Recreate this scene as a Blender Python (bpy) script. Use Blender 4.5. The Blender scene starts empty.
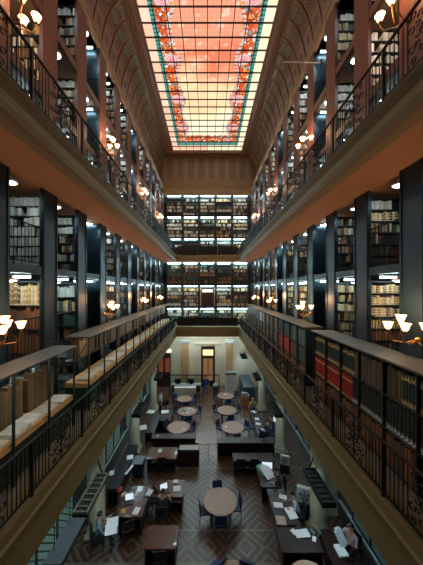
import bpy, bmesh, math, random
from mathutils import Vector, Matrix
random.seed(7)
PI = math.pi
sc = bpy.context.scene
C = bpy.context.collection
EYE = 9.4

# ------------------------------------------------------------------ camera, world, exposure
cd = bpy.data.cameras.new('camera')
cd.sensor_fit = 'HORIZONTAL'; cd.sensor_width = 36.0
cd.lens = 36.0*250/423
cd.shift_x = 4/423; cd.shift_y = 6.5/423
cd.clip_start = .05; cd.clip_end = 200
cam = bpy.data.objects.new('camera', cd); C.objects.link(cam)
cam.location = (0, 0, EYE); cam.rotation_euler = (PI/2, 0, 0)
sc.camera = cam
w = bpy.data.worlds.new('world'); sc.world = w; w.use_nodes = True
w.node_tree.nodes['Background'].inputs[0].default_value = (.35, .6, .8, 1)
w.node_tree.nodes['Background'].inputs[1].default_value = .008
sc.view_settings.view_transform = 'Standard'; sc.view_settings.look = 'None'
sc.view_settings.exposure = 0.0; sc.view_settings.gamma = 1
sc.view_settings.use_curve_mapping = False
sc.cycles.max_bounces = 7; sc.cycles.diffuse_bounces = 4; sc.cycles.glossy_bounces = 3
sc.cycles.sample_clamp_indirect = 3.0
sc.cycles.sample_clamp_direct = 12.0
sc.cycles.use_denoising = True

def at(px, py, Z=0.0):
    """floor-plan point under a pixel, at height Z"""
    y = (EYE-Z)*250/(py-289)
    return (px-207.5)*y/250, y

# light strengths
SKY_E = 1.35
TUBE_E = 28.0
SPOT_E = 60.0
SCONCE_W = 42.0
SHADE_E = 9.0
DESK_E = 13.0
AISLE_E = 8
END_E = 50.0

# ------------------------------------------------------------------ materials
MATS = {}
class NT:
    def __init__(s, m): s.t = m.node_tree; s.n = s.t.nodes; s.l = s.t.links
    def new(s, ty, **k):
        n = s.n.new(ty)
        for a, b in k.items(): setattr(n, a, b)
        return n
    def put(s, sock, v):
        if v is None: return
        if isinstance(v, bpy.types.NodeSocket): s.l.new(v, sock)
        elif isinstance(v, (tuple, list)) and len(v) == 3 and sock.type == 'RGBA': sock.default_value = (*v, 1)
        else: sock.default_value = v
    def m(s, op, a, b=None, c=None):
        n = s.new('ShaderNodeMath', operation=op)
        s.put(n.inputs[0], a); s.put(n.inputs[1], b)
        if c is not None: s.put(n.inputs[2], c)
        return n.outputs[0]
    def mix(s, f, a, b):
        n = s.new('ShaderNodeMix', data_type='RGBA')
        s.put(n.inputs[0], f); s.put(n.inputs[6], a); s.put(n.inputs[7], b)
        return n.outputs[2]
    def pos(s):
        g = s.new('ShaderNodeNewGeometry'); x = s.new('ShaderNodeSeparateXYZ')
        s.l.new(g.outputs['Position'], x.inputs[0]); return x.outputs
    def objpos(s):
        g = s.new('ShaderNodeTexCoord'); x = s.new('ShaderNodeSeparateXYZ')
        s.l.new(g.outputs['Object'], x.inputs[0]); return x.outputs
    def uv(s):
        g = s.new('ShaderNodeTexCoord'); x = s.new('ShaderNodeSeparateXYZ')
        s.l.new(g.outputs['UV'], x.inputs[0]); return x.outputs
    def ramp(s, f, stops, const=False):
        n = s.new('ShaderNodeValToRGB'); r = n.color_ramp
        if const: r.interpolation = 'CONSTANT'
        while len(r.elements) < len(stops): r.elements.new(.5)
        for e, (p, c) in zip(r.elements, stops): e.position = p; e.color = (*c, 1)
        s.put(n.inputs[0], f); return n.outputs[0]
    def noise(s, scale, detail=2, vec=None):
        n = s.new('ShaderNodeTexNoise'); n.inputs['Scale'].default_value = scale; n.inputs['Detail'].default_value = detail
        if vec is None:
            vec = s.new('ShaderNodeTexCoord').outputs['Object']
        s.l.new(vec, n.inputs['Vector']); return n.outputs[0]
    def lt(s, a, b): return s.m('LESS_THAN', a, b)
    def gt(s, a, b): return s.m('GREATER_THAN', a, b)

def base(name):
    m = bpy.data.materials.new(name); m.use_nodes = True
    t = NT(m); return m, t, m.node_tree.nodes['Principled BSDF']

def mat(name, col, rough=.6, metal=0, var=.18, scale=6, emit=None, es=0, spec=None, coat=0):
    if name in MATS: return MATS[name]
    m, t, b = base(name)
    f = t.noise(scale, 3)
    f = t.m('MULTIPLY_ADD', f, 2*var, 1-var)
    mx = t.new('ShaderNodeVectorMath', operation='SCALE')
    mx.inputs[0].default_value = col; t.put(mx.inputs['Scale'], f)
    t.l.new(mx.outputs[0], b.inputs['Base Color'])
    b.inputs['Roughness'].default_value = rough; b.inputs['Metallic'].default_value = metal
    if spec is not None: b.inputs['Specular IOR Level'].default_value = spec
    if coat: b.inputs['Coat Weight'].default_value = coat
    if emit:
        b.inputs['Emission Color'].default_value = (*emit, 1); b.inputs['Emission Strength'].default_value = es
    MATS[name] = m; return m

def island_mat(name, stops, rough=.6, obj=False, bands=None):
    m, t, b = base(name)
    if obj: r = t.new('ShaderNodeObjectInfo').outputs['Random']
    else: r = t.new('ShaderNodeNewGeometry').outputs['Random Per Island']
    c = t.ramp(r, stops, True)
    if bands:
        z = t.objpos()[2]
        fz = t.m('FRACT', t.m('MULTIPLY', z, bands[0]))
        nz = t.noise(40, 2)
        k = t.m('MULTIPLY', t.lt(fz, bands[1]), t.gt(nz, .45))
        c = t.mix(k, c, bands[2])
    nz = t.noise(9, 3)
    mx = t.new('ShaderNodeVectorMath', operation='SCALE'); t.l.new(c, mx.inputs[0])
    t.put(mx.inputs['Scale'], t.m('MULTIPLY_ADD', nz, .8, .6))
    t.l.new(mx.outputs[0], b.inputs['Base Color']); b.inputs['Roughness'].default_value = rough
    MATS[name] = m; return m

steel = mat('blue_black_steel', (.016, .036, .052), .33, .5, .25, 2)
steel_dark = mat('dark_steel', (.012, .018, .022), .45, .4)
iron = mat('wrought_iron', (.012, .016, .016), .45, .5)
terracotta = mat('terracotta_paint', (.085, .028, .021), .5, 0, .2, 3)
soffit_m = mat('orange_plaster', (.35, .17, .08), .75, 0, .08, 1.2)
fascia_m = mat('olive_tan_plaster', (.165, .128, .052), .6, 0, .15, 4)
fascia_dark = mat('dark_olive_moulding', (.13, .09, .05), .6)
lip_m = mat('pale_moulding_lip', (.42, .34, .2), .5)
cream = mat('cream_plaster', (.56, .50, .36), .7, 0, .08, 1.5)
cream_dark = mat('column_plaster', (.46, .43, .30), .6, 0, .15, 2)
cornice_m = mat('khaki_cornice', (.34, .27, .18), .6, 0, .12, 2)
tan_m = mat('tan_plaster', (.42, .25, .12), .6, 0, .12, 2)
ledge_m = mat('grey_ledge_board', (.082, .09, .084), .5, 0, .15, 3)
shelf_metal = mat('painted_shelf_steel', (.035, .045, .045), .5, .2)
green_panel = mat('green_cloth_panel', (.012, .075, .035), .6, 0, .3, 4)
green_dark = mat('dark_green_panel', (.02, .035, .025), .6, 0, .25, 4)
pine = mat('light_pine_board', (.80, .48, .20), .5, 0, .15, 5)
walnut = mat('dark_walnut', (.028, .012, .009), .38, 0, .3, 4)
desk_top_m = mat('polished_desk_wood', (.12, .045, .024), .26, 0, .3, 5, coat=.4)
table_m = mat('round_table_wood', (.36, .235, .17), .35, 0, .2, 5)
table_light = mat('pale_table_wood', (.5, .36, .24), .45, 0, .15, 5)
navy = mat('navy_upholstery', (.012, .035, .12), .6, 0, .2, 8)
black_m = mat('black_plastic', (.012, .012, .014), .5)
chrome = mat('chrome', (.5, .5, .5), .2, 1)
brass = mat('aged_brass', (.35, .2, .08), .35, .9)
paper_m = mat('white_paper', (.80, .84, .86), .8, 0, .05, 20)
paper_old = island_mat('yellowed_paper', [(0, (.72, .74, .66)), (.3, (.58, .6, .54)), (.55, (.8, .84, .8)), (.8, (.62, .55, .42))], .8, True)
white_m = mat('white_enamel', (.62, .66, .64), .4, 0, .06)
grey_m = mat('grey_laminate', (.14, .17, .19), .5)
screen_m = mat('pale_lit_screen', (.1, .1, .1), .3, emit=(.75, .9, 1), es=.9)
red_m = mat('red_enamel', (.45, .03, .02), .4)
skin_m = mat('skin', (.55, .33, .24), .6, 0, .05)
blond = mat('fair_hair', (.45, .32, .12), .7)
hair_m = mat('dark_hair', (.02, .014, .01), .6)
eye_m = mat('eye_dark', (.02, .02, .02), .3)
shade_m = mat('glowing_tulip_glass', (.8, .6, .45), .4, emit=(1, .47, .2), es=SHADE_E)
far_tube_m = mat('lit_long_tube', (.8, .9, .9), .4, emit=(.66, .95, 1), es=46)
tube_m = mat('lit_tube', (.8, .9, .9), .4, emit=(.72, .95, 1), es=TUBE_E)
spot_m = mat('lit_round_lamp', (.8, .9, .9), .4, emit=(.78, .96, 1), es=SPOT_E)
panel_lit = mat('lit_lamp_underside', (.8, .9, .9), .4, emit=(.62, .9, 1), es=DESK_E)
slat_m = mat('lamp_slat_cream', (.26, .25, .17), .6)
sign_m = mat('lit_sign_white', (.7, .7, .6), .5, emit=(1, .95, .8), es=1.3)
transom_m = mat('lit_transom_glass', (.5, .4, .2), .5, emit=(1, .75, .35), es=1.1)
room_glow = mat('warm_room_glass', (.2, .1, .05), .4, emit=(.55, .25, .1), es=.28)
red_glow = mat('amber_red_glass', (.2, .06, .03), .4, emit=(.6, .14, .05), es=.16)
cyan_glow = mat('green_window_glass', (.10, .14, .12), .3, emit=(.3, .55, .5), es=.16)
wall_dark = mat('dark_back_wall', (.03, .045, .05), .7)
green_marble = mat('green_dado', (.03, .05, .05), .4)

mixed_stops = [(0, (.30, .20, .09)), (.10, (.05, .06, .05)), (.22, (.42, .36, .24)), (.34, (.02, .025, .03)), (.44, (.16, .03, .02)),
               (.54, (.5, .47, .38)), (.66, (.09, .06, .035)), (.76, (.36, .22, .08)), (.86, (.05, .09, .09)), (.93, (.55, .55, .5))]
dark_stops = [(0, (.02, .022, .025)), (.3, (.08, .05, .03)), (.5, (.03, .05, .045)), (.65, (.12, .025, .02)), (.8, (.16, .11, .05)), (.93, (.35, .33, .28))]
gold_stops = [(0, (.55, .38, .13)), (.2, (.65, .55, .32)), (.4, (.35, .2, .07)), (.5, (.08, .12, .11)), (.62, (.5, .3, .1)), (.8, (.75, .65, .45)), (.93, (.12, .05, .03))]
pale_stops = [(0, (.6, .62, .58)), (.3, (.5, .52, .46)), (.6, (.7, .72, .68)), (.85, (.4, .42, .36))]
red_stops = [(0, (.36, .02, .02)), (.5, (.30, .015, .02)), (.8, (.42, .03, .025))]
brown_stops = [(0, (.22, .10, .05)), (.25, (.16, .085, .045)), (.5, (.28, .12, .055)), (.75, (.12, .07, .045))]
black_stops = [(0, (.02, .025, .025)), (.4, (.035, .02, .018)), (.7, (.015, .03, .025))]
green_stops = [(0, (.02, .045, .035)), (.4, (.03, .035, .025)), (.7, (.015, .03, .035))]
teal_stops = [(0, (.07, .16, .13)), (.3, (.03, .06, .06)), (.6, (.10, .13, .10)), (.8, (.05, .03, .025))]
folio_stops = [(0, (.15, .10, .05)), (.3, (.10, .085, .045)), (.55, (.19, .12, .06)), (.8, (.07, .08, .05))]
GOLD = (.6, .42, .15); WHITE = (.7, .7, .68)
BM = {}
def bmat(kind, obj):
    key = (kind, obj)
    if key in BM: return BM[key]
    st, bands = {'mixed': (mixed_stops, None), 'dark': (dark_stops, None), 'gold': (gold_stops, (14, .3, (.8, .72, .5))), 'pale': (pale_stops, None),
                 'red': (red_stops, (5.2, .12, GOLD)), 'brown': (brown_stops, None), 'black': (black_stops, (1.9, .09, WHITE)),
                 'green': (green_stops, (5.0, .22, GOLD)), 'teal': (teal_stops, None), 'folio': (folio_stops, None)}[kind]
    BM[key] = island_mat('binding_%s%s' % (kind, '_single' if obj else ''), st, .55, obj, bands if obj else None)
    return BM[key]

def floor_mat():
    m, t, b = base('parquet_floor')
    p = t.pos()
    d = t.m('ADD', t.m('PINGPONG', p[0], 2.1), t.m('PINGPONG', t.m('ADD', p[1], 2.35), 2.3))
    s = t.m('FRACT', t.m('MULTIPLY', d, 3.1))
    k = t.gt(s, .62)
    d2 = t.m('SUBTRACT', t.m('PINGPONG', p[0], .7), t.m('PINGPONG', p[1], .7))
    k2 = t.gt(t.m('FRACT', t.m('MULTIPLY', d2, 3.1)), .62)
    band = t.lt(t.m('ABSOLUTE', t.m('SUBTRACT', t.m('PINGPONG', t.m('SUBTRACT', p[1], 9.15), 4.6), 0.0)), .55)
    k = t.m('ADD', t.m('MULTIPLY', k, t.m('SUBTRACT', 1, band)), t.m('MULTIPLY', k2, band))
    pl = t.m('FRACT', t.m('MULTIPLY', t.m('SUBTRACT', p[0], p[1]), 1.3))
    nz = t.noise(1.6, 4)
    dark = t.mix(nz, (.028, .010, .005), (.075, .028, .013))
    c = t.mix(k, dark, (.125, .088, .058))
    yb = t.m('PINGPONG', t.m('SUBTRACT', p[1], 9.15), 2.3)
    c = t.mix(t.m('COMPARE', yb, .60, .035), c, (.15, .12, .09))
    b.inputs['Coat Weight'].default_value = .35; b.inputs['Coat Roughness'].default_value = .28
    t.l.new(c, b.inputs['Base Color'])
    b.inputs['Specular IOR Level'].default_value = .7
    t.put(b.inputs['Roughness'], t.m('MULTIPLY_ADD', t.noise(3, 3), .25, .22))
    MATS['floor'] = m; return m

def glass_mat():
    m, t, b = base('stained_glass')
    p = t.pos()
    ax = t.m('ABSOLUTE', p[0]); y = p[1]
    nz = t.noise(.35, 2); nf = t.noise(2.2, 2)
    # centre: salmon and red turning to pale yellow towards the far end
    g = t.m('ADD', t.m('DIVIDE', t.m('SUBTRACT', y, 12.0), 8.5), t.m('MULTIPLY', t.m('SUBTRACT', nz, .5), 1.1))
    cen = t.ramp(g, [(0, (.92, .33, .20)), (.25, (.80, .20, .10)), (.42, (.95, .42, .25)), (.55, (1.0, .62, .34)), (.72, (1.0, .78, .45)), (1, (1.0, .88, .62))])
    cen = t.mix(t.m('MULTIPLY', t.gt(nf, .62), .35), cen, (1, .9, .75))
    # ornament band
    vec = t.new('ShaderNodeNewGeometry').outputs['Position']
    vo = t.new('ShaderNodeTexVoronoi', feature='F1'); vo.inputs['Scale'].default_value = 5.6; t.l.new(vec, vo.inputs['Vector'])
    sep = t.new('ShaderNodeSeparateColor'); t.l.new(vo.outputs['Color'], sep.inputs[0])
    orn = t.ramp(sep.outputs[0], [(0, (.80, .12, .02)), (.33, (.92, .30, .04)), (.50, (.85, .75, .66)), (.60, (.8, .28, .2)), (.72, (.68, .08, .02)), (.86, (.88, .6, .5)), (.94, (.2, .3, .25))], True)
    ve = t.new('ShaderNodeTexVoronoi', feature='DISTANCE_TO_EDGE'); ve.inputs['Scale'].default_value = 5.6; t.l.new(vec, ve.inputs['Vector'])
    orn = t.mix(t.lt(ve.outputs['Distance'], .07), orn, (.18, .05, .03))
    # rosettes
    yy = t.m('SUBTRACT', t.m('PINGPONG', t.m('SUBTRACT', y, 11.0), 1.45), 0.0)
    r = t.m('SQRT', t.m('ADD', t.m('POWER', t.m('SUBTRACT', ax, 2.03), 2), t.m('POWER', yy, 2)))
    ros = t.ramp(t.m('MULTIPLY', r, 2.0), [(0, (.7, .22, .28)), (.2, (.85, .42, .46)), (.34, (.6, .18, .22)), (.42, (.85, .5, .48)), (.6, (.35, .12, .12)), (.66, (.8, .66, .6))], True)
    orn = t.mix(t.lt(r, .36), orn, ros)
    edge = t.m('MULTIPLY_ADD', t.m('COSINE', t.m('MULTIPLY', t.m('SUBTRACT', y, 11.0), 2.167)), -.16, 1.62)
    chain = t.m('MULTIPLY', t.lt(t.m('ABSOLUTE', t.m('SUBTRACT', ax, t.m('ADD', edge, .12))), .10), t.gt(t.m('FRACT', t.m('MULTIPLY', y, 4.5)), .35))
    orn = t.mix(chain, orn, (.62, .45, .42))
    c = t.mix(t.gt(ax, edge), cen, orn)
    # far end rows
    c = t.mix(t.gt(y, 20.75), c, orn)
    teal = t.mix(t.gt(t.m('FRACT', t.m('MULTIPLY', y, 5)), .45), (.02, .13, .13), (.10, .31, .25))
    c = t.mix(t.m('MAXIMUM', t.gt(ax, 2.44), t.gt(y, 21.75)), c, teal)
    out = t.mix(t.gt(p[0], 0), (.86, .50, .34), (.95, .76, .50))
    out = t.mix(t.m('MULTIPLY', t.gt(t.m('FRACT', t.m('MULTIPLY', t.m('FLOOR', t.m('DIVIDE', t.m('SUBTRACT', 22.99, y), .69)), .37)), .6), .35), out, (1, .8, .66))
    c = t.mix(t.m('MAXIMUM', t.gt(ax, 2.69), t.gt(y, 22.2)), c, out)
    # fine leading
    fx = t.m('FRACT', t.m('DIVIDE', t.m('ADD', p[0], 3.13), .2087))
    fy = t.m('FRACT', t.m('DIVIDE', y, .23))
    fl = t.m('MULTIPLY', t.m('MAXIMUM', t.lt(fx, .10), t.lt(fy, .10)), t.lt(ax, edge))
    c = t.mix(t.m('MULTIPLY', fl, .45), c, (.4, .12, .08))
    em = t.new('ShaderNodeEmission'); t.l.new(c, em.inputs[0]); em.inputs[1].default_value = SKY_E
    t.l.new(em.outputs[0], t.n['Material Output'].inputs[0])
    return m

def cove_mat():
    m, t, b = base('painted_vault')
    u, v = t.uv()[0], t.uv()[1]      # u 0..1 up the curve, v in bays
    fv = t.m('FRACT', v)
    dv = t.m('ABSOLUTE', t.m('SUBTRACT', fv, .5))
    rib = t.gt(dv, .40)
    line = t.m('MAXIMUM', t.m('COMPARE', dv, .39, .015), t.m('COMPARE', dv, .46, .012))
    r = t.m('SQRT', t.m('ADD', t.m('POWER', t.m('MULTIPLY', t.m('SUBTRACT', u, .70), 4.4), 2), t.m('POWER', t.m('MULTIPLY', t.m('SUBTRACT', fv, .5), .84), 2)))
    vo = t.new('ShaderNodeTexVoronoi', feature='F1'); vo.inputs['Scale'].default_value = 9
    g = t.new('ShaderNodeNewGeometry'); t.l.new(g.outputs['Position'], vo.inputs['Vector'])
    c = t.ramp(vo.outputs['Distance'], [(0, (.05, .048, .045)), (.35, (.15, .125, .10)), (.7, (.24, .18, .135))])
    c = t.mix(t.lt(r, .33), c, (.10, .08, .065))
    c = t.mix(t.lt(r, .28), c, (.46, .34, .25))
    c = t.mix(t.lt(r, .23), c, (.17, .26, .27))
    band = t.m('COMPARE', u, .44, .022)
    c = t.mix(band, c, (.34, .2, .11))
    r2 = t.m('SQRT', t.m('ADD', t.m('POWER', t.m('MULTIPLY', t.m('SUBTRACT', t.m('FRACT', t.m('MULTIPLY', u, 7)), .5), .5), 2), t.m('POWER', t.m('MULTIPLY', t.m('SUBTRACT', fv, .5), .84), 2)))
    c = t.mix(t.m('MULTIPLY', t.lt(r2, .14), t.lt(u, .42)), c, (.07, .055, .05))
    c = t.mix(rib, c, (.27, .21, .165))
    c = t.mix(line, c, (.42, .27, .18))
    t.l.new(c, b.inputs['Base Color']); b.inputs['Roughness'].default_value = .33; b.inputs['Specular IOR Level'].default_value = .8
    return m

def endwall_mat():
    m, t, b = base('panelled_end_wall')
    p = t.pos()
    fx = t.m('FRACT', t.m('DIVIDE', t.m('ADD', p[0], 5.0), .98))
    inx = t.m('MULTIPLY', t.gt(fx, .2), t.lt(fx, .8))
    inz = t.m('MULTIPLY', t.gt(p[2], 19.8), t.lt(p[2], 21.9))
    gx = t.gt(t.m('FRACT', t.m('MULTIPLY', p[0], 6.5)), .3); gz = t.gt(t.m('FRACT', t.m('MULTIPLY', p[2], 5)), .35)
    k = t.m('MULTIPLY', t.m('MULTIPLY', inx, inz), t.m('MULTIPLY', gx, gz))
    c = t.mix(k, (.31, .265, .20), (.10, .10, .10))
    t.l.new(c, b.inputs['Base Color']); b.inputs['Roughness'].default_value = .6
    return m

def grille_mat():
    m, t, b = base('window_lattice')
    p = t.pos()
    a = t.m('FRACT', t.m('MULTIPLY', t.m('ADD', p[1], p[2]), 4)); c2 = t.m('FRACT', t.m('MULTIPLY', t.m('SUBTRACT', p[1], p[2]), 4))
    k = t.m('MAXIMUM', t.lt(a, .2), t.lt(c2, .2))
    t.l.new(t.mix(k, (.10, .14, .12), (.01, .015, .015)), b.inputs['Base Color'])
    t.l.new(t.mix(k, (.26, .5, .44), (0, 0, 0)), b.inputs['Emission Color']); b.inputs['Emission Strength'].default_value = .16
    b.inputs['Roughness'].default_value = .3
    return m

# ------------------------------------------------------------------ mesh helpers
class MB:
    def __init__(s): s.v = []; s.f = []; s.mi = []
    def add(s, vs, fs, mi=0, M=None):
        o = len(s.v)
        s.v += [tuple(M @ Vector(q)) for q in vs] if M is not None else [tuple(q) for q in vs]
        s.f += [tuple(o+i for i in f) for f in fs]; s.mi += [mi]*len(fs); return s
    def box(s, x0, x1, y0, y1, z0, z1, mi=0, M=None):
        if x0 > x1: x0, x1 = x1, x0
        if y0 > y1: y0, y1 = y1, y0
        vs = [(x, y, z) for z in (z0, z1) for y in (y0, y1) for x in (x0, x1)]
        return s.add(vs, [(0, 2, 3, 1), (4, 5, 7, 6), (0, 1, 5, 4), (2, 6, 7, 3), (0, 4, 6, 2), (1, 3, 7, 5)], mi, M)
    def tube(s, pts, r, n=6, mi=0, cap=True, M=None):
        pts = [Vector(p) for p in pts]; vs = []; fs = []
        rr = r if isinstance(r, (list, tuple)) else [r]*len(pts)
        for i, p in enumerate(pts):
            d = (pts[min(i+1, len(pts)-1)]-pts[max(i-1, 0)]).normalized()
            a = d.cross(Vector((0, 0, 1)) if abs(d.z) < .9 else Vector((1, 0, 0))).normalized(); b = d.cross(a)
            for k in range(n):
                an = 2*PI*k/n; vs.append(p+(a*math.cos(an)+b*math.sin(an))*rr[i])
        for i in range(len(pts)-1):
            for k in range(n): fs.append((i*n+k, i*n+(k+1) % n, (i+1)*n+(k+1) % n, (i+1)*n+k))
        if cap: fs += [tuple(range(n-1, -1, -1)), tuple((len(pts)-1)*n+k for k in range(n))]
        return s.add(vs, fs, mi, M)
    def lathe(s, prof, n=16, c=(0, 0, 0), mi=0, M=None, sx=1, sy=1):
        vs = []; fs = []
        for r, z in prof:
            for k in range(n):
                a = 2*PI*k/n; vs.append((c[0]+r*math.cos(a)*sx, c[1]+r*math.sin(a)*sy, c[2]+z))
        for i in range(len(prof)-1):
            for k in range(n): fs.append((i*n+k, i*n+(k+1) % n, (i+1)*n+(k+1) % n, (i+1)*n+k))
        fs += [tuple(range(n-1, -1, -1)), tuple((len(prof)-1)*n+k for k in range(n))]
        return s.add(vs, fs, mi, M)
    def prism(s, prof, y0, y1, mi=0):
        """profile of (x, z) swept along y"""
        n = len(prof)
        vs = [(x, y0, z) for x, z in prof]+[(x, y1, z) for x, z in prof]
        fs = [tuple(range(n)), tuple(range(2*n-1, n-1, -1))]+[(i, n+i, n+(i+1) % n, (i+1) % n) for i in range(n)]
        return s.add(vs, fs, mi)
    def build(s, name, m, parent=None, smooth=False, loc=None, bevel=0):
        me = bpy.data.meshes.new(name); me.from_pydata(s.v, [], s.f)
        ms = m if isinstance(m, (list, tuple)) else [m]
        for q in ms: me.materials.append(q)
        if len(ms) > 1: me.polygons.foreach_set('material_index', s.mi)
        bm = bmesh.new(); bm.from_mesh(me); bmesh.ops.recalc_face_normals(bm, faces=bm.faces)
        if bevel: bmesh.ops.bevel(bm, geom=list(bm.edges), offset=bevel, segments=2, affect='EDGES', profile=.6)
        bm.to_mesh(me); bm.free()
        if smooth:
            me.polygons.foreach_set('use_smooth', [True]*len(me.polygons))
        o = bpy.data.objects.new(name, me); C.objects.link(o)
        if loc: o.location = loc
        if parent: o.parent = parent
        return o

def tag(o, label=None, cat=None, group=None, kind=None):
    if label: o['label'] = label
    if cat: o['category'] = cat
    if group: o['group'] = group
    if kind: o['kind'] = kind
    return o
def empty(name, loc=(0, 0, 0), rz=0):
    o = bpy.data.objects.new(name, None); C.objects.link(o); o.location = loc; o.rotation_euler = (0, 0, rz)
    o.empty_display_size = .1; return o
def thing(name, label, cat, loc=(0, 0, 0), rz=0, group=None): return tag(empty(name, loc, rz), label, cat, group)
def struct(name, mb, m, **k): return tag(mb.build(name, m, **k), kind='structure')
def copy_tree(o, loc=None, rz=None, label=None, group=None, parent=None):
    c = o.copy(); C.objects.link(c); c.parent = parent
    if loc is not None: c.location = loc
    if rz is not None: c.rotation_euler = (0, 0, rz)
    if label: c['label'] = label
    if group: c['group'] = group
    for ch in list(o.children): copy_tree(ch, parent=c)
    return c
ORD = ['first', 'second', 'third', 'fourth', 'fifth', 'sixth', 'seventh', 'eighth', 'ninth', 'tenth', 'eleventh', 'twelfth', 'thirteenth', 'fourteenth']
SIDE = {-1: 'newspaper side', 1: 'red-volume side'}

# ------------------------------------------------------------------ setting
A = 2.8; W = 4.15; YF = 22.4; YW = 23.7
Z1 = 6.0; Z2 = 12.42; SOF = 11.9; FB = 5.12
P0S, PITCH, OPEN = {-1: 5.17, 1: 5.33}, 1.65, 1.03
NB = 11
struct('floor', MB().box(-7, 7, 0, 26, -.3, 0), floor_mat())
for s, nm in ((-1, 'left'), (1, 'right')):
    q_ = 0 if s < 0 else .42
    # ground floor aisle wall: dado, sill, lattice windows
    struct('wall_%s' % nm, MB().box(s*(4.98+q_), s*(5.2+q_), 0, 24.2, 0, FB+.2), green_marble)
    struct('trim_%d' % (1 if s < 0 else 2), MB().box(s*(4.88+q_), s*(5.0+q_), 0, 24, .80, .87), mat('pale_sill', (.35, .42, .40), .5))
    struct('wall_%s' % nm, MB().box(s*7.0, s*7.15, 0, 26, 5, 19.2), wall_dark)
    gm = grille_mat() if s < 0 else MATS.get('wl2') or mat('wl2', (.05, .08, .08), .3, emit=(.2, .4, .4), es=.05)
    for k in range(4):
        y0 = 5.2+4.95*k
        o = struct('window_%d' % (k+1), MB().box(s*(4.94+q_), s*(4.99+q_), y0, y0+4.0, .95, 3.4), gm)
        f = MB()
        for j in range(5): f.box(s*(4.91+q_), s*(4.95+q_), y0+j*1.0-.04, y0+j*1.0+.04, .9, 3.45)
        f.box(s*(4.91+q_), s*(4.95+q_), y0, y0+4, .9, .97); f.box(s*(4.91+q_), s*(4.95+q_), y0, y0+4, 3.38, 3.45)
        f.build('window_frame', steel, o)
    # lower and upper gallery slabs with moulded fascia
    def slab(zf, zb, m_under, lipz):
        pr = [(s*(A+.02), zb), (s*(A-.00), zb+.10), (s*(A-.0), zb+.16), (s*(A-.03), lipz-.06), (s*(A-.10), lipz), (s*(A-.10), lipz+.03), (s*(A-.04), lipz+.05),
              (s*(A-.02), zf), (s*(A+.3), zf), (s*(A+.3), zb)]
        return pr
    pr = [(s*A, FB), (s*(A+.02), FB+.45), (s*(A-.02), FB+.62), (s*(A-.05), FB+.70), (s*(A+.0), FB+.72), (s*A, Z1), (s*(A+.35), Z1), (s*(A+.35), FB)]
    struct('trim_%d' % (3 if s < 0 else 4), MB().prism(pr, 1.0, YF), fascia_m)
    struct('floor_gallery', MB().box(s*(A+.35), s*7, 1.0, 24.2, 5.75, Z1-.001), mat('gallery_floor', (.16, .15, .12), .5))
    struct('ceiling', MB().box(s*(A+.35), s*(4.97+q_), 1.0, 24.2, FB, 5.74), cream)
    pr = [(s*(A+.02), SOF), (s*(A-.02), SOF+.08), (s*(A-.02), SOF+.13), (s*(A+.06), SOF+.14), (s*(A+.06), SOF+.30), (s*(A-.04), SOF+.40), (s*(A-.06), SOF+.43), (s*(A-.02), SOF+.45), (s*(A+.02), Z2), (s*(A+.35), Z2), (s*(A+.35), SOF)]
    struct('trim_%d' % (5 if s < 0 else 6), MB().prism(pr, 1.0, YF), fascia_m)
    pr = [(s*(A+.02), SOF-.012), (s*(A+.14), SOF-.012), (s*(A+.14), SOF), (s*(A+.02), SOF)]
    struct('trim_%d' % (7 if s < 0 else 8), MB().prism(pr, 1.0, YF), fascia_dark)
    struct('ceiling', MB().box(s*(A+.351), s*7, 1.0, 24.2, SOF, Z2-.06), soffit_m)
    # stack floors
    for z in (7.75, 9.88): struct('floor_stack', MB().box(s*4.2, s*6.98, 1.2, YW, z-.10, z), steel_dark)
    for z in (14.3, 16.35): struct('floor_stack', MB().box(s*4.2, s*6.98, 1.2, YW, z-.10, z), mat('stack_underside', (.13, .10, .08), .6))
    struct('ceiling', MB().box(s*4.2, s*6.98, 1.2, 24.2, 18.55, 18.8), tan_m)
    for z in (7.75, 9.88): struct('beam', MB().box(s*4.10, s*4.2, 1.2, YW, z-.12, z+.07), steel)
    for z in (14.3, 16.35): struct('beam', MB().box(s*4.10, s*4.2, 1.2, YW, z-.12, z+.10), mat('brown_steel', (.06, .035, .028), .4, .3))
    # pillars: steel fins below, terracotta above
    for k in range(-1, NB+1):
        y1 = P0S[s]+PITCH*k; y0 = y1-.62
        if y1 > YW+.1: y1 = YW
        struct('pillar', MB().box(s*4.09, s*4.15, y0, y1, Z1, SOF).box(s*4.07, s*4.09, y0+.03, y0+.07, Z1, SOF).box(s*4.07, s*4.09, y1-.07, y1-.03, Z1, SOF), steel)
        struct('pillar', MB().box(s*4.09, s*4.16, y0, y1, Z2, 18.56).box(s*4.06, s*4.09, y0+.04, y1-.04, Z2, 12.9), terracotta)
    # cornice, vault, skylight frame
    pr = [(s*4.12, 18.55), (s*4.06, 18.62), (s*4.06, 18.70), (s*4.18, 18.74), (s*4.22, 18.9), (s*4.12, 19.0), (s*4.12, 19.08), (s*4.9, 19.1), (s*4.9, 18.55)]
    struct('trim_%d' % (9 if s < 0 else 10), MB().prism(pr, 1.0, YW), cornice_m)
    n = 20; me = bpy.data.meshes.new('vault'); vs = []; fs = []; uvs = []
    ys = [1.0, YW]
    for i in range(n+1):
        t_ = PI/2*i/n; x = 3.72+1.0*math.cos(t_); z = 19.08+3.0*math.sin(t_)
        for y in ys: vs.append((s*x, y, z))
    for i in range(n):
        fs.append((2*i, 2*i+1, 2*i+3, 2*i+2)); uvs += [(i/n, (ys[0]-.2)/.825), (i/n, (ys[1]-.2)/.825), ((i+1)/n, (ys[1]-.2)/.825), ((i+1)/n, (ys[0]-.2)/.825)]
    me.from_pydata(vs, [], fs); ul = me.uv_layers.new(name='UVMap')
    for i, q in enumerate(uvs): ul.data[i].uv = q
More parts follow.
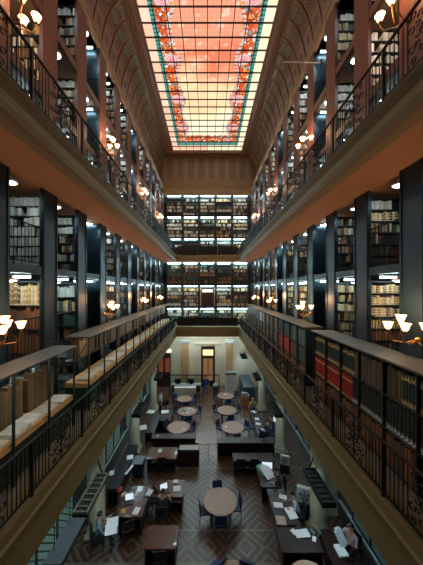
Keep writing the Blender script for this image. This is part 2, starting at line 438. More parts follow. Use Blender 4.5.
    me.polygons.foreach_set('use_smooth', [True]*len(me.polygons))
    me.materials.append(MATS.get('vault') or MATS.setdefault('vault', cove_mat()))
    o = bpy.data.objects.new('ceiling_vault', me); C.objects.link(o); o['kind'] = 'structure'
    # arched ribs
    rib = MB()
    for k in range(28):
        yc = .2+.825*k
        if yc < 3: continue
        m2 = []
        for i in range(13):
            t_ = PI/2*i/12; m2.append((s*(3.70+1.0*math.cos(t_)), yc, 19.08+2.98*math.sin(t_)))
        rib.tube(m2, .028, 4)
    struct('trim_%d' % (11 if s < 0 else 12), rib, mat('vault_rib', (.22, .15, .10), .5))
    pr = [(s*3.13, 22.18), (s*3.13, 22.10), (s*3.22, 22.02), (s*3.22, 21.97), (s*3.42, 21.93), (s*3.46, 21.98), (s*3.60, 21.98), (s*3.64, 21.9), (s*3.76, 21.9), (s*3.80, 22.1), (s*3.80, 22.2)]
    struct('trim_%d' % (13 if s < 0 else 14), MB().prism(pr, 1.0, 23.2), mat('skylight_frame_brown', (.20, .12, .075), .4))
struct('trim_15', MB().box(-3.76, 3.76, 23.0, 23.65, 21.95, 22.2).box(-3.9, 3.9, 23.4, YW, 21.85, 21.98), MATS['skylight_frame_brown'])
struct('wall_far', MB().box(-4.9, 4.9, YW, YW+.2, 18.22, 22.5), endwall_mat())
struct('trim_16', MB().box(-4.3, 4.3, YW-.25, YW, 19.32, 19.42).box(-4.3, 4.3, YW-.2, YW, 19.12, 19.32).box(-4.3, 4.3, YW-.12, YW, 19.0, 19.12).box(-4.3, 4.3, YW-.04, YW, 18.24, 19.0), cornice_m)
# skylight
sky = struct('window_skylight', MB().add([(-3.13, 1, 22.16), (3.13, 1, 22.16), (3.13, 23.0, 22.16), (-3.13, 23.0, 22.16)], [(0, 1, 2, 3)]), glass_mat())
bars = MB()
for k in range(1, 10): bars.box(-3.13+.626*k-.02, -3.13+.626*k+.02, 1, 23, 22.10, 22.155)
for k in range(32): bars.box(-3.13, 3.13, 22.99-.69*k-.02, 22.99-.69*k+.02, 22.09, 22.155)
bars.build('lead_bars', steel_dark, sky)

# far gallery, far wall
pr_lo = [(YF, FB), (YF+.0, FB+.45), (YF-.02, FB+.66), (YF, Z1), (YF+.3, Z1), (YF+.3, FB)]
def far_prism(prof, x0, x1):
    n = len(prof); vs = [(x0, y, z) for y, z in prof]+[(x1, y, z) for y, z in prof]
    return MB().add(vs, [tuple(range(n)), tuple(range(2*n-1, n-1, -1))]+[(i, n+i, n+(i+1) % n, (i+1) % n) for i in range(n)])
struct('trim_17', far_prism(pr_lo, -A-.35, A+.35), fascia_m)
struct('floor_gallery', MB().box(-A-.35, A+.35, YF+.3, YW+.2, 5.3, Z1-.002), MATS['gallery_floor'])
struct('trim_18', far_prism([(YF, SOF), (YF-.03, SOF+.4), (YF, Z2), (YF+.3, Z2), (YF+.3, SOF)], -A-.35, A+.35), fascia_m)
struct('ceiling', MB().box(-A-.35, A+.35, YF+.3, YW+.2, SOF, Z2-.06), soffit_m)
FW = 24.15
struct('wall_far', MB().box(-7, 7, FW, FW+.2, 0, 5.8), cream)
struct('wall_far', MB().box(-7, 7, FW+.0, FW+.2, 5.8, 18.5), wall_dark)
struct('trim_19', MB().box(-5, 5, FW-.10, FW, 4.55, 4.7).box(-5, 5, FW-.16, FW, 4.7, 4.78), cream_dark)
struct('trim_20', MB().box(-5, 5, FW-.04, FW, 0, .35), cream_dark)
for z in (7.75, 9.88, 14.3, 16.35): struct('floor_stack', MB().box(-4.1, 4.1, YW-.05, FW, z-.1, z), steel_dark)

# ground floor columns and pilasters
def column(x, y):
    c = MB().box(-.36, .36, -.36, .36, 0, .12).lathe([(.36, .12), (.38, .2), (.34, .28), (.31, .32), (.33, .38), (.285, .44), (.28, .6), (.27, 2.0), (.24, 4.3), (.24, 4.5), (.29, 4.55), (.25, 4.6), (.30, 4.8), (.36, 4.9)], 20).box(-.38, .38, -.38, .38, 4.9, FB)
    o = struct('column', c, cream_dark, loc=(x, y, 0), smooth=False)
    for p in o.data.polygons:
        if len(p.vertices) == 4 and abs(p.normal.z) < .9 and p.area < .2: p.use_smooth = True
for s in (-1, 1):
    for y in (4.7, 9.65, 14.6, 19.55): column(s*4.25, y)
    struct('pilaster', MB().box(s*4.75, s*(4.98 if s < 0 else 5.4), 10.35, 10.75, 0, FB).box(s*4.75, s*(4.98 if s < 0 else 5.4), 11.0, 11.4, 0, FB), cream_dark)
for x in (-2.15, 2.1):
    p = MB().box(x-.31, x+.31, FW-.12, FW, .35, 4.15)
    struct('pilaster', p, tan_m)
    struct('pilaster_capital', MB().box(x-.40, x+.40, FW-.2, FW, 4.42, 4.55).box(x-.34, x+.34, FW-.16, FW, 4.15, 4.25).tube([(x-.42, FW-.2, 4.33), (x-.27, FW-.2, 4.33)], .11, 10).tube([(x+.27, FW-.2, 4.33), (x+.42, FW-.2, 4.33)], .11, 10).tube([(x-.2, FW-.18, 4.33), (x+.2, FW-.18, 4.33)], .07, 8), white_m)
    struct('pilaster_base', MB().box(x-.38, x+.38, FW-.18, FW, 0, .35), cream_dark)
# far door with pediment and lit transom
dx = .05
d = struct('door_1', MB().box(dx-.66, dx+.66, FW-.05, FW-.01, 0, 3.9), walnut)
MB().box(dx-.50, dx+.50, FW-.08, FW-.055, 3.0, 3.55).build('transom', transom_m, d)
MB().box(dx-.46, dx-.04, FW-.08, FW-.055, .6, 2.7).build('door_glass', room_glow, d)
MB().box(dx+.04, dx+.46, FW-.08, FW-.055, .6, 2.7).build('door_glass', room_glow, d)
m_ = MB()
for j in range(6): m_.lathe([(.0, -.03), (.035, -.02), (.035, .02), (.0, .03)], 8, (dx-.4+.16*j, FW-.10, 2.25))
m_.build('lamp_reflection_stud', brass, d)
struct('trim_21', MB().box(dx-1.0, dx-.68, FW-.14, FW-.06, 0, 4.0).box(dx+.68, dx+1.0, FW-.14, FW-.06, 0, 4.0).box(dx-1.05, dx+1.05, FW-.18, FW-.06, 3.92, 4.1).box(dx-1.2, dx+1.2, FW-.26, FW-.06, 4.1, 4.2), cream)
d = struct('door_2', MB().box(-4.85, -3.55, FW-.06, FW-.01, 0, 3.2), walnut)
for j in range(2): MB().box(-4.7+.62*j, -4.26+.62*j, FW-.09, FW-.065, 1.4, 2.75).build('door_glass', red_glow, d)
MB().box(-4.9, -3.5, FW-.10, FW-.065, 3.3, 3.55).build('transom', sign_m, d)

# ------------------------------------------------------------------ far wall bookcases
books_rest = {}
def rest(kind): return books_rest.setdefault(kind, MB())
tiersF = [(Z1, 7.62), (7.78, 9.75), (9.9, SOF), (Z2, 14.17), (14.32, 16.22), (16.37, 18.22)]
tname = ['lowest tier', 'second tier up', 'third tier up', 'fourth tier up', 'fifth tier up', 'top tier']
colF = ['outer column, newspaper side', 'inner column, newspaper side', 'central column', 'inner column, red-volume side', 'outer column, red-volume side']
XF = [-3.9, -2.34, -.78, .78, 2.34]
def case_mb(w_, d_, h_, rows, back=True):
    m = MB()
    m.box(0, .03, 0, d_, 0, h_).box(w_-.03, w_, 0, d_, 0, h_)
    for i in range(rows+1): m.box(.03, w_-.03, .02, d_-.02, i*(h_-.03)/rows, i*(h_-.03)/rows+.025)
    m.box(.03, w_-.03, d_-.02, d_, 0, h_); return m
for ti, (z0, z1) in enumerate(tiersF):
    for ci, x0 in enumerate(XF):
        hh = z1-z0
        lab = 'end wall, %s, %s' % (colF[ci], tname[ti])
        if ci == 2 and ti == 1:
            o = thing('stack_door', 'dark brown door with lit white sign in the central end-wall bay', 'door', (x0, YW, z0))
            MB().box(.18, 1.38, 0, .08, 0, hh-.25).build('leaf', walnut, o)
            MB().box(.3, 1.26, -.03, -.005, 1.32, 1.58).build('sign', sign_m, o)
            MB().box(.1, .18, -.02, .08, 0, hh-.2).box(1.38, 1.46, -.02, .08, 0, hh-.2).build('door_frame', cream, o)
        else:
            rows = 5
            o = case_mb(1.52, .32, hh-.2, rows).build('bookcase', shelf_metal, loc=(x0, YW, z0))
            tag(o, 'steel bookcase of the '+lab, 'bookcase', 'bookcases lining the end wall')
            rh = (hh-.23)/rows
            for r in range(rows):
                x = .05+random.random()*.1
                kind = random.choice(['mixed', 'pale', 'teal', 'pale', 'pale', 'gold'] if ti not in (2,) else ['dark', 'mixed', 'teal', 'brown'])
                if random.random() < .12: continue
                while x < 1.40:
                    wd = random.uniform(.035, .10)
                    if random.random() < .10: x += random.uniform(.08, .25); continue
                    bh = rh*random.uniform(.55, .88)
                    rest(kind).box(x0+x, x0+x+wd*.94, YW+.03+random.random()*.03, YW+.25, z0+r*rh+.026, z0+r*rh+.026+bh)
                    x += wd
        # tube lamp
        l = thing('tube_lamp', 'lit tube lamp on the end wall, '+colF[ci]+', '+tname[ti], 'lamp', (x0+.76, YW-.14, z1-.08), 0, 'tube lamps of the end wall')
        MB().box(-.62, .62, -.05, .05, .03, .06).build('housing', white_m, l)
        MB().tube([(-.60, 0, 0), (.60, 0, 0)], .045, 8).build('tube', far_tube_m, l)
for ti, (z0, z1) in enumerate(tiersF):
    for ci in range(6): struct('pillar', MB().box(-3.93+1.56*ci, -3.87+1.56*ci, YW-.06, YW-.001, z0, z1), steel)
for z in (7.69, 9.82, 14.24, 16.29): struct('beam', MB().box(-4.1, 4.1, YW-.08, YW-.001, z-.08, z+.10), steel)

# ------------------------------------------------------------------ side stacks: racks at right angles to the hall
def rack_label(s, k, ti): return 'in the %s bay from viewer, %s, %s' % (ORD[k+1], SIDE[s], tname[ti])
BASEB = {}
def book_base(kind, v=0):
    """one book, spine facing -y, unit: thickness .05, height .26, depth .18"""
    key = (kind, v)
    if key in BASEB: return BASEB[key]
    m = MB()
    th, h, dp = (.05, .26, .18)
    # rounded spine cover + page block
    prof = [(0, .012), (.006, .004), (th/2, 0), (th-.006, .004), (th, .012), (th, dp), (th-.004, dp), (th-.004, .016), (.004, .016), (.004, dp), (0, dp)]
    n = len(prof)
    m.add([(x, y, 0) for x, y in prof]+[(x, y, h) for x, y in prof], [(i, (i+1) % n, n+(i+1) % n, n+i) for i in range(n)]+[tuple(range(n-1, -1, -1)), tuple(range(n, 2*n))])
    m.box(.0045, th-.0045, .017, dp-.006, .006, h-.008, 1)
    for z in (.04, .20): m.box(.003, th-.003, -.0015, .004, z, z+.008)
    o = m.build('book', [bmat(kind, True), paper_m]); o['category'] = 'book'
    BASEB[key] = o; BASEB[key+('used',)] = False
    return o
NBOOK = [0]
def put_book(kind, loc, rz, th, h, dp, label, group):
    b0 = book_base(kind); key = (kind, 0, 'used')
    if not BASEB[key]: o = b0; BASEB[key] = True
    else: o = b0.copy(); C.objects.link(o)
    o.location = loc; o.rotation_euler = (0, 0, rz); o.scale = (th/.05, dp/.18, h/.26)
    o['label'] = label; o['group'] = group; NBOOK[0] += 1
    return o

side_tiers = {0: (Z1, 7.63), 1: (7.76, 9.76), 2: (9.96, SOF), 3: (Z2, 14.18), 4: (14.32, 16.23), 5: (16.47, 18.55)}
proto_tube = None; proto_spot = None
for s in (-1, 1):
    for k in range(-1, NB):
        yo = P0S[s]+PITCH*k            # opening start; rack face at its far side
        yr = yo+OPEN+.04
        for ti, (z0, z1) in side_tiers.items():
            hh = z1-z0; blank = (k % 3 == 2)
            if ti == 0 and k > 7: continue
            if blank and ti != 0:
                o = MB().box(s*4.17, s*5.15, yr, yr+.04, z0, z1-.03).box(s*4.19, s*5.13, yr-.012, yr, z0+hh*.46, z0+hh*.48).build('stack_end_panel', steel)
                tag(o, 'blank blue steel end panel '+rack_label(s, k, ti), 'panel', 'blank steel panels in the stacks')
            else:
                rows = 6
                if s < 0 and k == 0: rows = {2: 7, 1: 3}.get(ti, 6)
                if s < 0 and k == 1 and ti == 1: rows = 4
                w_ = 1.15
                x0 = 4.17 if s > 0 else -4.17-w_
                mbx = case_mb(w_, .3, hh-.16, rows)
                if k <= 3:
                    o = thing('bookcase', 'steel bookcase '+rack_label(s, k, ti), 'bookcase', (x0, yr, z0))
                    H = hh-.16
                    MB().box(0, .03, 0, .3, 0, H).build('side_panel', shelf_metal, o); MB().box(w_-.03, w_, 0, .3, 0, H).build('side_panel', shelf_metal, o)
                    MB().box(.03, w_-.03, .28, .3, 0, H).build('back_panel', shelf_metal, o)
                    for i in range(rows+1): MB().box(.03, w_-.03, .02, .27, i*(H-.03)/rows, i*(H-.03)/rows+.025).build('shelf', shelf_metal, o)
                else:
                    o = mbx.build('bookcase', shelf_metal, loc=(x0, yr, z0)); tag(o, 'steel bookcase '+rack_label(s, k, ti), 'bookcase')
                rh = (hh-.16-.03)/rows
                for r in range(rows):
                    if s > 0: pool = {0: ['dark', 'green'], 1: ['gold', 'gold', 'gold'], 2: ['mixed', 'dark', 'gold'], 3: ['teal'], 4: ['mixed', 'pale'], 5: ['mixed', 'gold', 'pale']}[ti]
                    else: pool = {0: ['dark', 'pale', 'dark'], 1: ['mixed', 'dark', 'gold'], 2: ['mixed', 'dark', 'pale'], 3: ['dark', 'mixed'], 4: ['pale', 'mixed'], 5: ['pale', 'mixed']}[ti]
                    kind = random.choice(pool)
                    if s < 0 and k == 0 and ti == 2: kind = 'pale'
                    if s < 0 and k == 0 and ti == 1: kind = 'gold' if r == 2 else 'brown'
                    if s < 0 and k == 1 and ti == 1: kind = ['brown', 'teal', 'gold', 'pale'][r]
                    if s > 0 and k == 0 and ti == 2: kind = ['dark', 'dark', 'dark', 'mixed', 'gold', 'pale'][r]
                    if s > 0 and k == 0 and ti == 1: kind = ['dark', 'brown', 'gold', 'gold', 'gold', 'gold'][r]
                    lim = w_-.1
                    if s > 0 and k == 0 and ti == 1: lim *= .80
                    if s > 0 and k == 0 and ti == 2 and r == 5: lim *= .55
                    x = .035
                    indiv = (k == 0 and ti in (1, 2) and (s > 0 or (ti == 1)) and r >= 1)
                    zz = z0+r*rh+.026
                    bhm = .86 if (s < 0 and k == 0) else .74
                    while x < lim:
                        wd = random.uniform(.045, .085)*(1.25 if rows < 5 else 1)
                        if not indiv and random.random() < .07: x += random.uniform(.05, .2); continue
                        bh = rh*random.uniform(bhm-.14, bhm+.08)
                        xx = 4.17+x if s > 0 else -4.17-x-wd
                        if indiv and x < .85:
                            put_book(kind, (xx, yr+.022, zz), 0, wd*.95, bh, .2, '%s-bound book in the first full stack bay, %s, %s' % ({'gold': 'tan', 'pale': 'pale', 'mixed': 'mixed'}.get(kind, kind), SIDE[s], tname[ti]), 'books in the first full stack bay, %s, %s, %s' % (SIDE[s], tname[ti], kind))
                        else:
                            rest(kind).box(xx, xx+wd*.95, yr+.03, yr+.25, zz, zz+bh)
                        x += wd
            # lamps: a tube over the rack and a small round lamp near the hall
            lab = rack_label(s, k, ti)
            if (ti != 0 or k in (0, 1, 3, 4)) and not (ti in (2, 4, 5) and k in (-1, 0, 1)):
                if proto_tube is None:
                    proto_tube = thing('ceiling_tube', 'short tube lamp over shelves '+lab, 'lamp')
                    MB().box(-.36, .36, -.04, .04, .03, .06).build('housing', white_m, proto_tube)
                    MB().tube([(-.34, 0, 0), (.34, 0, 0)], .022, 8).build('tube', tube_m, proto_tube); t0 = proto_tube
                else: t0 = copy_tree(proto_tube, label='short tube lamp over shelves '+lab)
                t0.location = (s*4.68, yr-.12, z1-.07)
            if ti in (2, 4, 5) or (ti == 1 and k in (0, 1, 3, 4)):
                if proto_spot is None:
                    proto_spot = thing('round_lamp', 'small round lit ceiling lamp '+lab, 'lamp')
                    MB().lathe([(.14, .0), (.15, .02), (.15, .05), (.05, .06), (.03, .165)], 16).build('rim', white_m, proto_spot)
                    MB().lathe([(.02, -.035), (.08, -.025), (.125, .0), (.125, .01)], 16).build('bulb_cover', spot_m, proto_spot); t0 = proto_spot
                else: t0 = copy_tree(proto_spot, label='small round lit ceiling lamp '+lab)
                t0.location = (s*4.32, yo+.30, z1-.17)
            # guard rail in the opening
            if ti in (1, 2) and k <= 4 and not blank:
                g = thing('guard_rail', 'low black guard rail '+lab, 'railing', (s*4.15, yo, z0))
                MB().tube([(0, 0, .95), (0, OPEN, .95)], .018, 6).build('handrail', iron, g)
                MB().tube([(0, 0, .08), (0, OPEN, .08)], .012, 6).build('bottom_rail', iron, g)
                pb = None
                for j in range(9):
                    if pb is None: pb = MB().tube([(0, 0, .08), (0, 0, .95)], .008, 5).build('baluster', iron, g); q = pb
                    else: q = pb.copy(); C.objects.link(q); q.parent = g
                    q.location = (0, .07+.111*j, 0)

# ------------------------------------------------------------------ gallery balustrades
def baluster_mb():
    return MB().lathe([(.008, .09), (.011, .14), (.008, .2), (.009, .5), (.013, .52), (.009, .54), (.008, .86)], 6)
def scroll_mb():
    m = MB()
    def ring(cy, cz, r, a0=0, a1=2*PI, n=14, sp=0):
        m.tube([(0, cy+(r-sp*i/n)*math.cos(a0+(a1-a0)*i/n), cz+(r-sp*i/n)*math.sin(a0+(a1-a0)*i/n)) for i in range(n+1)], .0115, 5)
    ring(0, .48, .10); ring(0, .48, .045)
    for a in (-1, 1):
        ring(a*.08, .70, .07, 0, 4.6, sp=.05); ring(a*.08, .26, .07, PI, PI+4.6, sp=.05); ring(a*.16, .48, .06, PI/2, PI/2+a*4.8, sp=.04)
        ring(a*.15, .35, .05, 0, 5, sp=.035); ring(a*.15, .61, .05, 1, 6, sp=.035)
    m.tube([(0, 0, .08), (0, 0, .88)], .011, 5)
    for a in (-1, 1):
        ring(a*.25, .60, .075, 0, 5.2, sp=.055); ring(a*.25, .36, .075, PI, PI+5.2, sp=.055); ring(a*.22, .80, .04); ring(a*.22, .17, .04)
    for z in (.2, .34, .62, .78): m.lathe([(.005, -.03), (.028, 0), (.005, .03)], 6, (0, 0, z))
    return m
bal0 = None; end_m = mat('end_fill_diffuser', (.8, .9, .9), .4, emit=(.82, .95, 1), es=END_E)  # glow for the fill lamps added under the end gallery
PL = 1.65
ups = {False: 'lower', True: 'upper'}
def balustrade(s, up):
    global bal0
    z = Z2 if up else Z1; X = s*(A+.08); h = .90
    y = 2.45
    k = 0
    while y < YF-.2:
        L = min(PL, YF-y)
        lab = 'black wrought-iron balustrade panel with scrolls edging the %s gallery, %s' % (ups[up], SIDE[s])
        grp = 'balustrade panels of the %s gallery, %s' % (ups[up], SIDE[s])
        o = thing('balustrade_panel', lab, 'railing', (X, y, z), 0, grp)
        near = y < 12
        hr = MB().box(-.022, .022, 0, L, h-.012, h+.012); br = MB().box(-.015, .015, 0, L, .07, .09); po = MB().box(-.02, .02, -.02, .02, 0, h-.02)
        sy = L*.5
        if near:
            hr.build('handrail', iron, o); br.build('bottom_rail', iron, o); po.build('post', iron, o)
            if bal0 is None:
                bal0 = baluster_mb().build('baluster', iron, o); bal0.location = (0, .11, 0); first = True
                scr0 = scroll_mb().build('scroll_ornament', iron, o); scr0.location = (0, sy, 0); balustrade.scr = scr0
            else:
                first = False
                c = balustrade.scr.copy(); C.objects.link(c); c.parent = o; c.location = (0, sy, 0)
            for j in range(18):
                yy = .088*(j+1)
                if abs(yy-sy) < .3 or yy > L-.03: continue
                if first and j == 0: continue
                c = bal0.copy(); C.objects.link(c); c.parent = o; c.location = (0, yy, 0)
        else:
            hr.box(-.015, .015, 0, L, .07, .09).box(-.02, .02, -.02, .02, 0, h-.02)
            for j in range(18):
                yy = .088*(j+1)
                if abs(yy-sy) < .3 or yy > L-.03: continue
                hr.box(-.009, .009, yy-.009, yy+.009, .08, h-.02)
            sm = scroll_mb(); hr.add([(a, b+sy, c) for a, b, c in sm.v], sm.f)
            hr.build('panel', iron, o)
        y += PL; k += 1
for s in (-1, 1):
    for up in (False, True): balustrade(s, up)
for up in (False, True):
    z = Z2 if up else Z1
    for k in range(3):
        x0 = -A+.1+1.8*k
        m = MB().box(0, 1.8, -.03, .03, .88, .92).box(0, 1.8, -.015, .015, .07, .09).box(0, .04, -.02, .02, 0, .88)
        for j in range(22): m.box(.08*j+.03, .08*j+.046, -.008, .008, .08, .88)
        m.box(.06, 1.78, .012, .02, .1, .84)
        o = m.build('balustrade_panel', iron, loc=(x0, YF+.08, z))
        tag(o, 'dark balustrade panel crossing the far end of the %s gallery' % ups[up], 'railing', 'far balustrade panels, %s gallery' % ups[up])

# ------------------------------------------------------------------ low bookcases on the lower gallery, red-volume side
def low_case(y0, y1, label, indiv):
    o = thing('low_bookcase', label, 'bookcase', (0, y0, Z1))
    L = y1-y0
    MB().box(3.36, 4.06, -.02, L+.02, 2.03, 2.07).build('top_board', ledge_m, o)
    for z in (1.36, .72, .04): MB().box(3.44, 4.0, .02, L-.02, z-.03, z).build('shelf', shelf_metal, o)
    MB().box(4.0, 4.04, 0, L, 0, 2.03).build('back_panel', shelf_metal, o)
    n = max(1, round(L/.86)); 
    up0 = None
    for j in range(n+1):
        if up0 is None: up0 = MB().box(3.43, 4.0, -.012, .012, 0, 2.03).build('upright', shelf_metal, o); q = up0
        else: q = up0.copy(); C.objects.link(q); q.parent = o
        q.location = (0, .012+(L-.024)*j/n, 0)
    for r, (zb, zt) in enumerate(((.04, .69), (.72, 1.33), (1.36, 2.03))):
        for j in range(n):
            ya = y0+L*j/n+.016; yb = y0+L*(j+1)/n-.016; y = ya
            tall = {0: .9, 1: .90, 2: .86}[r]
            while y < yb-.05:
                th = random.uniform(.055, .10) if indiv else random.uniform(.04, .08)
                th = min(th, yb-y)
                ym = y+th/2
                if r == 0: kind = 'brown'
                elif r == 1: kind = 'red' if (6.0 < ym < 8.2 or (10.2 < ym < 12)) else ('black' if ym < 6 else random.choice(['green', 'brown', 'folio']))
                else: kind = 'green' if ym > 5.9 or ym < 4.5 else 'folio'
                if not indiv and r >= 1 and 9 < ym < 10.2: kind = 'teal'
                if not indiv and ym > 12: kind = random.choice(['brown', 'folio', 'dark', 'green']) if not (r == 2 and 15.5 < ym < 16.7) else 'pale'
                hh = (zt-zb)*tall*(1 if r == 1 else random.uniform(.92, 1.02))
                col = {'brown': 'brown', 'red': 'deep red', 'black': 'black', 'green': 'dark green', 'folio': 'olive brown', 'teal': 'teal', 'pale': 'pale', 'dark': 'dark'}[kind]
                row = ['bottom', 'middle', 'top'][r]
                if indiv:
                    # spine faces -x: rotate by +90 about z maps -y to +x ; use -90
                    put_book(kind, (3.47, Z1*0+y+th*.97, Z1+zb+.002), -PI/2, th*.97, hh, .34, '%s-bound volume in the %s row of the low case by the viewer' % (col, row), '%s volumes, %s row of the nearest low case' % (col, row))
                else:
                    rest(kind).box(3.47, 3.8, y, y+th*.96, Z1+zb+.002, Z1+zb+hh)
                y += th
low_case(3.3, 8.1, 'low closed bookcase of red, black and brown volumes nearest the viewer', True)
low_case(8.75, 21.9, 'long low bookcase of dark and brown volumes beyond the gap', False)
# tall thin end stack seen in the gap
# ------------------------------------------------------------------ open shelves with newspapers, other side
shelf_fill_m = mat('shelf_fill_glow', (.8, .8, .75), .4, emit=(1, .92, .75), es=20)  # glowing strips added under the ledge to brighten the tray and papers
def open_shelf(y0, y1, label):
    o = thing('open_shelf', label, 'bookcase', (0, y0, Z1)); L = y1-y0
    zt = 2.03 if y0 > 6 else 1.95
    MB().box(-3.30 if y0 > 6 else -3.25, -4.02 if y0 > 6 else -3.86, -.02, L+.02, zt, zt+.035).build('top_board', ledge_m, o)
    for j in range(int(L/1.05)):
        if y0 < 6 or j % 2 == 0: MB().box(-3.40, -3.44, .2+1.0*j, .85+1.0*j, zt-.03, zt-.001).build('shelf_fill_strip', shelf_fill_m, o)
    MB().box(-3.36, -4.0, 0, L, .64, .76).build('wooden_shelf', pine, o)
    MB().box(-3.7, -4.0, 0, L, 1.34, 1.37).build('upper_shelf', shelf_metal, o) if y0 > 6 else None
    n = max(1, round(L/1.05))
    u0 = None
    for j in range(n+1):
        if u0 is None: u0 = MB().box(-3.31, -3.345, -.018, .018, 0, zt).build('upright', shelf_metal, o); q = u0
        else: q = u0.copy(); C.objects.link(q); q.parent = o
        q.location = (0, .018+(L-.036)*j/n, 0)
    MB().tube([(-3.33, .02 if y0 > 6 else L-.02, .1), (-3.95, .02 if y0 > 6 else L-.02, .62)], .012, 5).build('brace', shelf_metal, o)
    MB().tube([(-3.40, .05 if y0 > 6 else L-.02, 1.90), (-3.80, .05 if y0 > 6 else L-.02, 1.2)], .012, 5).build('brace', shelf_metal, o)
    MB().tube([(-3.95, .05 if y0 > 6 else L-.02, 1.98), (-3.40, .05 if y0 > 6 else L-.02, 1.2)], .012, 5).build('brace', shelf_metal, o)
    return o
sA = open_shelf(3.3, 6.25, 'open iron shelf with wooden tray of loose newspapers nearest the viewer')
sB = open_shelf(7.0, 21.9, 'long open iron shelf of newspapers with green lower panels')
MB().box(-3.42, -3.46, 0, 2.9, .02, .60).build('lower_panel', green_dark, sA)
for j in range(14):
    MB().box(-3.42, -3.46, .03+1.062*j, 1.02+1.062*j, .02, .62).build('lower_panel', green_panel if j < 1 else green_dark, sB)
MB().box(-3.46, -3.98, 0, .03, .02, .62).build('end_panel', green_panel, sB)
# newspapers in piles
def paper_pile(w_, d_, n, jit=.03):
    m = MB()
    for i in range(n):
        a = random.uniform(-jit, jit)*2; R = Matrix.Rotation(a, 4, 'Z') @ Matrix.Translation((random.uniform(-jit, jit)*.5, random.uniform(-jit, jit), 0))
        m.box(-w_/2, w_/2, -d_/2, d_/2, .009*i, .009*i+.007, 0, R)
    return m
piles = [paper_pile(.34, .42, n) for n in (3, 5, 8, 6)]
pile_o = []
y = 3.5; k = 0
for (ya, yb, nm) in ((3.45, 6.2, 'nearest open shelf'), (7.15, 21.7, 'long open shelf')):
    y = ya
    while y < yb-.2:
        i = k % 4
        if len(pile_o) < 4: q = piles[i].build('newspaper_pile', paper_old); pile_o.append(q)
        else: q = pile_o[i].copy(); C.objects.link(q)
        q.location = (-3.57+random.uniform(-.03, .03), y+.2, Z1+.762); q.rotation_euler = (0, 0, random.uniform(-.12, .12))
        tag(q, 'flat pile of pale newspapers on the wooden tray of the '+nm, 'newspapers', 'newspaper piles on the '+nm)
        y += .46; k += 1
# folios standing behind the papers on the nearest shelf
y = 3.35
while y < 6.15:
    th = random.uniform(.06, .11)
    if abs(y-4.35) < .12 or abs(y-5.2) < .06: y += .15; continue
    put_book('folio', (-3.80, y, Z1+.765), PI/2, th, random.uniform(.66, .80), .18, 'tall brown folio standing behind the newspapers on the nearest open shelf', 'brown folios behind the newspapers')
    y += th*1.02
y = 7.3
while y < 21.8:
    th = random.uniform(.05, .1)
    if random.random() < .12: y += .15
    rest('folio' if random.random() < .7 else 'brown').box(-3.74, -3.97, y, y+th*.95, Z1+1.372, Z1+1.372+random.uniform(.4, .55)); y += th
print('individual books', NBOOK[0])
# bookcases of teal volumes behind the upper balustrade
for s in (-1, 1):
    for k in range(NB):
        yo = P0S[s]+PITCH*k
        o = MB().box(s*4.165, s*4.3, yo+.02, yo+OPEN-.02, .0, .03).box(s*4.165, s*4.3, yo+.02, yo+OPEN-.02, .80, .83).box(s*4.165, s*4.3, yo, yo+.02, 0, .83).box(s*4.165, s*4.3, yo+OPEN-.02, yo+OPEN, 0, .83).box(s*4.3, s*4.32, yo, yo+OPEN, 0, .83).build('low_shelf', shelf_metal, loc=(0, 0, Z2))
        tag(o, 'low shelf of volumes in the %s opening behind the upper balustrade, %s' % (ORD[k], SIDE[s]), 'bookcase')
        y = yo+.03
        while y < yo+OPEN-.12:
            th = random.uniform(.05, .1)
            rest('teal').box(s*4.17, s*4.28, y, y+th*.93, Z2+.032, Z2+.032+random.uniform(.5, .7)); y += th
allb = MB(); kinds = list(books_rest)
for i, kd in enumerate(kinds):
    b = books_rest[kd]; allb.add(b.v, b.f, i)
o = allb.build('shelved_books', [bmat(kd, False) for kd in kinds])
tag(o, 'countless further books filling the shelves of the stacks and end wall', 'books', kind='stuff')

# ------------------------------------------------------------------ wall lamps
def tulip(mb):
    return mb.lathe([(.025, 0), (.045, .015), (.06, .05), (.068, .09), (.09, .13), (.095, .135), (.06, .10), (.02, .03)], 14)
sc0 = None
lampn = ['first from the viewer', 'second from the viewer', 'third from the viewer', 'fourth from the viewer']
offs = [(-.42, -.24, .21), (-.30, .02, .34), (-.42, .20, .18), (-.10, -.30, .22)]
for s in (-1, 1):
    for up in (False, True):
        for i, yy in enumerate((4.84, 9.85, 14.85, 19.83)):
            z = (Z2+2.45 if up else Z1+2.42)
            lab = 'brass wall lamp with four glowing tulip shades %s, %s gallery, %s' % (lampn[i], ups[up], SIDE[s])
            if sc0 is None:
                sc0 = thing('wall_lamp', lab, 'lamp')
                MB().lathe([(.01, -.02), (.06, -.015), (.065, .0), (.045, .03), (.02, .06)], 14, M=Matrix.Rotation(-PI/2, 4, 'Y')).build('wall_plate', brass, sc0)
                for (x, y, zz) in offs:
                    MB().tube([(0, 0, 0), (x*.4, y*.4, -.07), (x*.85, y*.85, -.05), (x, y, zz-.10), (x, y, zz)], .012, 6).build('arm', brass, sc0)
                    sh = tulip(MB()).build('shade', shade_m, sc0, smooth=True, loc=(x, y, zz))
                    MB().lathe([(.02, -.04), (.035, -.02), (.03, .0)], 10).build('socket', brass, sh)
                q = sc0
            else: q = copy_tree(sc0, label=lab)
            q.location = (s*4.06, (5.08 if i == 0 else yy) if up else yy-(.2 if s < 0 and i == 0 else 0), z); q.rotation_euler = (0, 0, 0 if s > 0 else PI)
            ld = bpy.data.lights.get('lamp_glow') or bpy.data.lights.new('lamp_glow', 'POINT')
            ld.energy = SCONCE_W; ld.color = (1, .56, .28); ld.shadow_soft_size = .15
            lo = bpy.data.objects.new('lamp_glow', ld); C.objects.link(lo); lo.location = (-.36, -.05, .58); lo.parent = q

